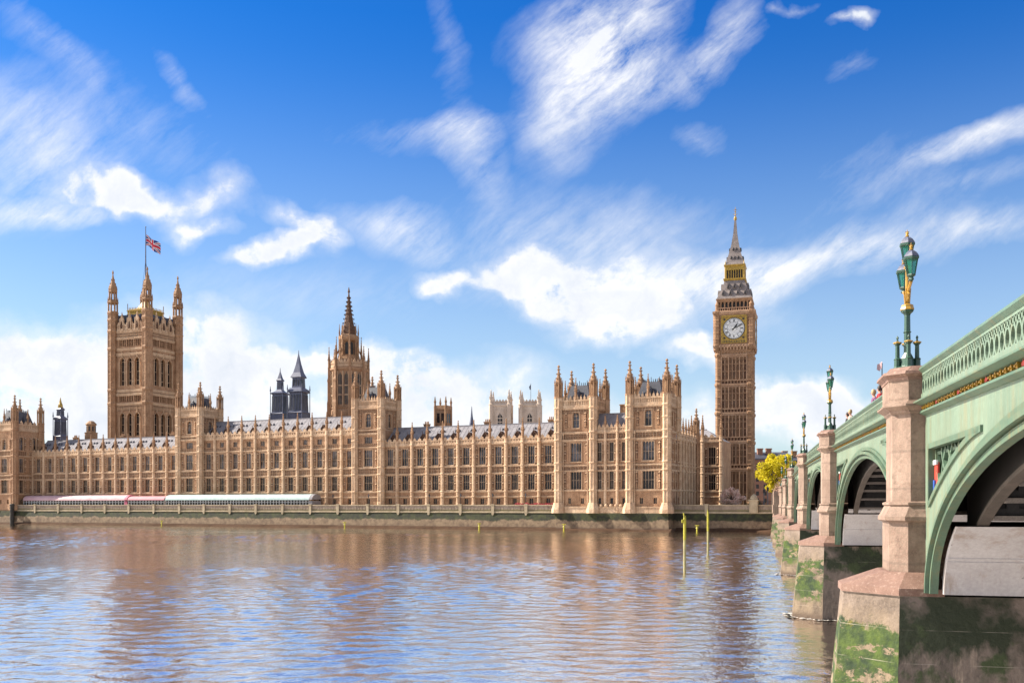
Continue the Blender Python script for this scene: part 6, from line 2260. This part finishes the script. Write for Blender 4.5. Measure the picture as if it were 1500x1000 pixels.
# ------------------------------------------------------------------ people on the bridge
mat('skin', (.52, .30, .22), (.46, .25, .18), scale=5, rough=.6, fine=.05)
mat('purple jacket', (.20, .08, .16), (.13, .05, .12), scale=4, rough=.8)
mat('red jacket', (.55, .03, .04), (.42, .02, .03), scale=4, rough=.8)
mat('cream coat', (.42, .32, .28), (.34, .25, .22), scale=4, rough=.8)
mat('dark trousers', (.03, .03, .045), scale=4, rough=.8)
mat('dark hair', (.03, .02, .015), scale=8, rough=.5)
mat('fair hair', (.45, .30, .15), scale=8, rough=.5)
mat('dark bag', (.035, .03, .035), scale=5, rough=.7)


def skin_mesh(name, verts, edges, radii, m, parent, root=0, sub=1):
    me = bpy.data.meshes.new(name)
    me.from_pydata(verts, edges, [])
    o = link(bpy.data.objects.new(name, me), parent)
    md = o.modifiers.new('Skin', 'SKIN')
    for k, r in enumerate(radii):
        me.skin_vertices[0].data[k].radius = (r, r) if not isinstance(r, tuple) else r
    me.skin_vertices[0].data[root].use_root = True
    sd = o.modifiers.new('Subsurf', 'SUBSURF'); sd.levels = sub; sd.render_levels = sub
    me.materials.append(MATS[m])
    return o


def person(label, w, t, face, coat, hair, lean=0.0, bag=None, hgt=1.0):
    th = Thing('person', label, 'person', BW(w, t, top(t) - .95), BROT + face)
    # body: one continuous skin from pelvis to head, hands and feet; +y is forward
    V = [(0, 0, .95), (0, .01, 1.12), (0, .02 + lean * .3, 1.32), (0, .02 + lean * .5, 1.46), (0, .03 + lean * .7, 1.55), (0, .06 + lean, 1.63), (0, .07 + lean, 1.74)]
    Rr = [.15, .14, .16, .09, .055, .095, .075]
    E = [(i, i + 1) for i in range(6)]
    def ch(start, pts, rs):
        prev = start
        for p, r in zip(pts, rs):
            V.append(p); Rr.append(r); E.append((prev, len(V) - 1)); prev = len(V) - 1
        return prev
    for s in (-1, 1):
        hand = ch(2, [(s * .19, .02 + lean * .4, 1.40), (s * .25, .05, 1.14), (s * .19, .24, 1.02), (s * .16, .34, 1.03)], [.06, .046, .036, .034])
        for k, dx in enumerate((-.03, -.01, .012, .032)):
            ch(hand, [(s * .16 + dx, .40, 1.04), (s * .16 + dx, .44 - .006 * abs(k - 1), 1.015)], [.010, .008])
        ch(hand, [(s * .12, .37, 1.045), (s * .105, .40, 1.03)], [.011, .009])
        ch(0, [(s * .10, 0, .86), (s * .11, .02, .48), (s * .11, -.01, .09), (s * .12, .13, .04)], [.1, .062, .045, .04])
    body = skin_mesh('body', V, E, Rr, 'skin', th.e)
    cV = [(0, 0, .86), (0, .01, 1.12), (0, .02 + lean * .3, 1.34), (0, .02 + lean * .5, 1.45)]
    cR = [.2, .19, .2, .12]; cE = [(0, 1), (1, 2), (2, 3)]
    for s in (-1, 1):
        prev = 2
        for p, r in (((s * .2, .02 + lean * .4, 1.41), .085), ((s * .265, .05, 1.14), .072), ((s * .2, .22, 1.03), .058)):
            cV.append(p); cR.append(r); cE.append((prev, len(cV) - 1)); prev = len(cV) - 1
    skin_mesh('jacket', cV, cE, cR, coat, th.e)
    tV = [(0, 0, .93)]; tR = [.17]; tE = []
    for s in (-1, 1):
        prev = 0
        for p, r in (((s * .10, 0, .84), .125), ((s * .11, .02, .48), .085), ((s * .11, -.01, .1), .07)):
            tV.append(p); tR.append(r); tE.append((prev, len(tV) - 1)); prev = len(tV) - 1
    skin_mesh('trousers', tV, tE, tR, 'dark trousers', th.e)
    hb = MB()
    hb.lathe(0, 0, [(.02, 1.84), (.07, 1.825), (.105, 1.78), (.118, 1.72), (.11, 1.66), (.09, 1.60)], 14)
    hb.v = [(x, y * 1.08 + .035 + lean - max(0, y) * .25, z) for x, y, z in hb.v]
    th.part('hair', hb, hair, smooth=True)
    fm = MB()       # eyes, nose, mouth line
    for s in (-1, 1):
        fm.lathe(s * .035, .155 + lean, [(.002, 1.665), (.012, 1.675), (.002, 1.685)], 6)
    fm.loft([[(-.014, .15 + lean, 1.635), (.014, .15 + lean, 1.635), (0, .15 + lean, 1.68)], [(-.006, .185 + lean, 1.64), (.006, .185 + lean, 1.64), (0, .165 + lean, 1.665)]])
    fm.box(-.025, .025, .14 + lean, .152 + lean, 1.6, 1.607)
    th.part('face', fm, 'skin')
    if bag:
        bb = MB(); bb.lathe(0, -.24, [(.08, 1.02), (.15, 1.06), (.16, 1.3), (.12, 1.42), (.04, 1.44)], 10)
        th.part('backpack', bb, bag, smooth=True)
    th.e.scale = (hgt, hgt, hgt)
    return th


person('person in a plum jacket with a dark bag leaning at the bridge rail', 1.42, 46.2, R(95), 'purple jacket', 'fair hair', .06, 'dark bag')
person('person in a red jacket half hidden behind the near granite pier', 1.42, 44.3, R(80), 'red jacket', 'dark hair', 0)
person('person in a cream coat farther along the bridge rail, left of the plum jacket', 1.42, 58.4, R(100), 'cream coat', 'fair hair', .05)
person('dark clothed person behind the bridge rail, farthest left of the group', 1.42, 60.6, R(90), 'dark bag', 'dark hair', 0)
th = Thing('banner_pole', 'thin pole with a small pale pennant standing on the bridge behind the red jacket', 'pole', BW(1.6, 45.4, top(45.4) - .95), BROT)
b = MB(); b.tube([(0, 0, 0), (0, 0, 2.9)], .022, 6); th.part('pole', b, 'black iron')
b = MB(); b.add([(0, -.02, 2.7), (-.1, .05, 2.55), (-.22, .0, 2.62), (-.2, 0, 2.85), (-.1, .04, 2.88), (0, -.02, 2.98)], [(0, 1, 4, 5), (1, 2, 3, 4)]); th.part('pennant', b, 'pale pink canvas')
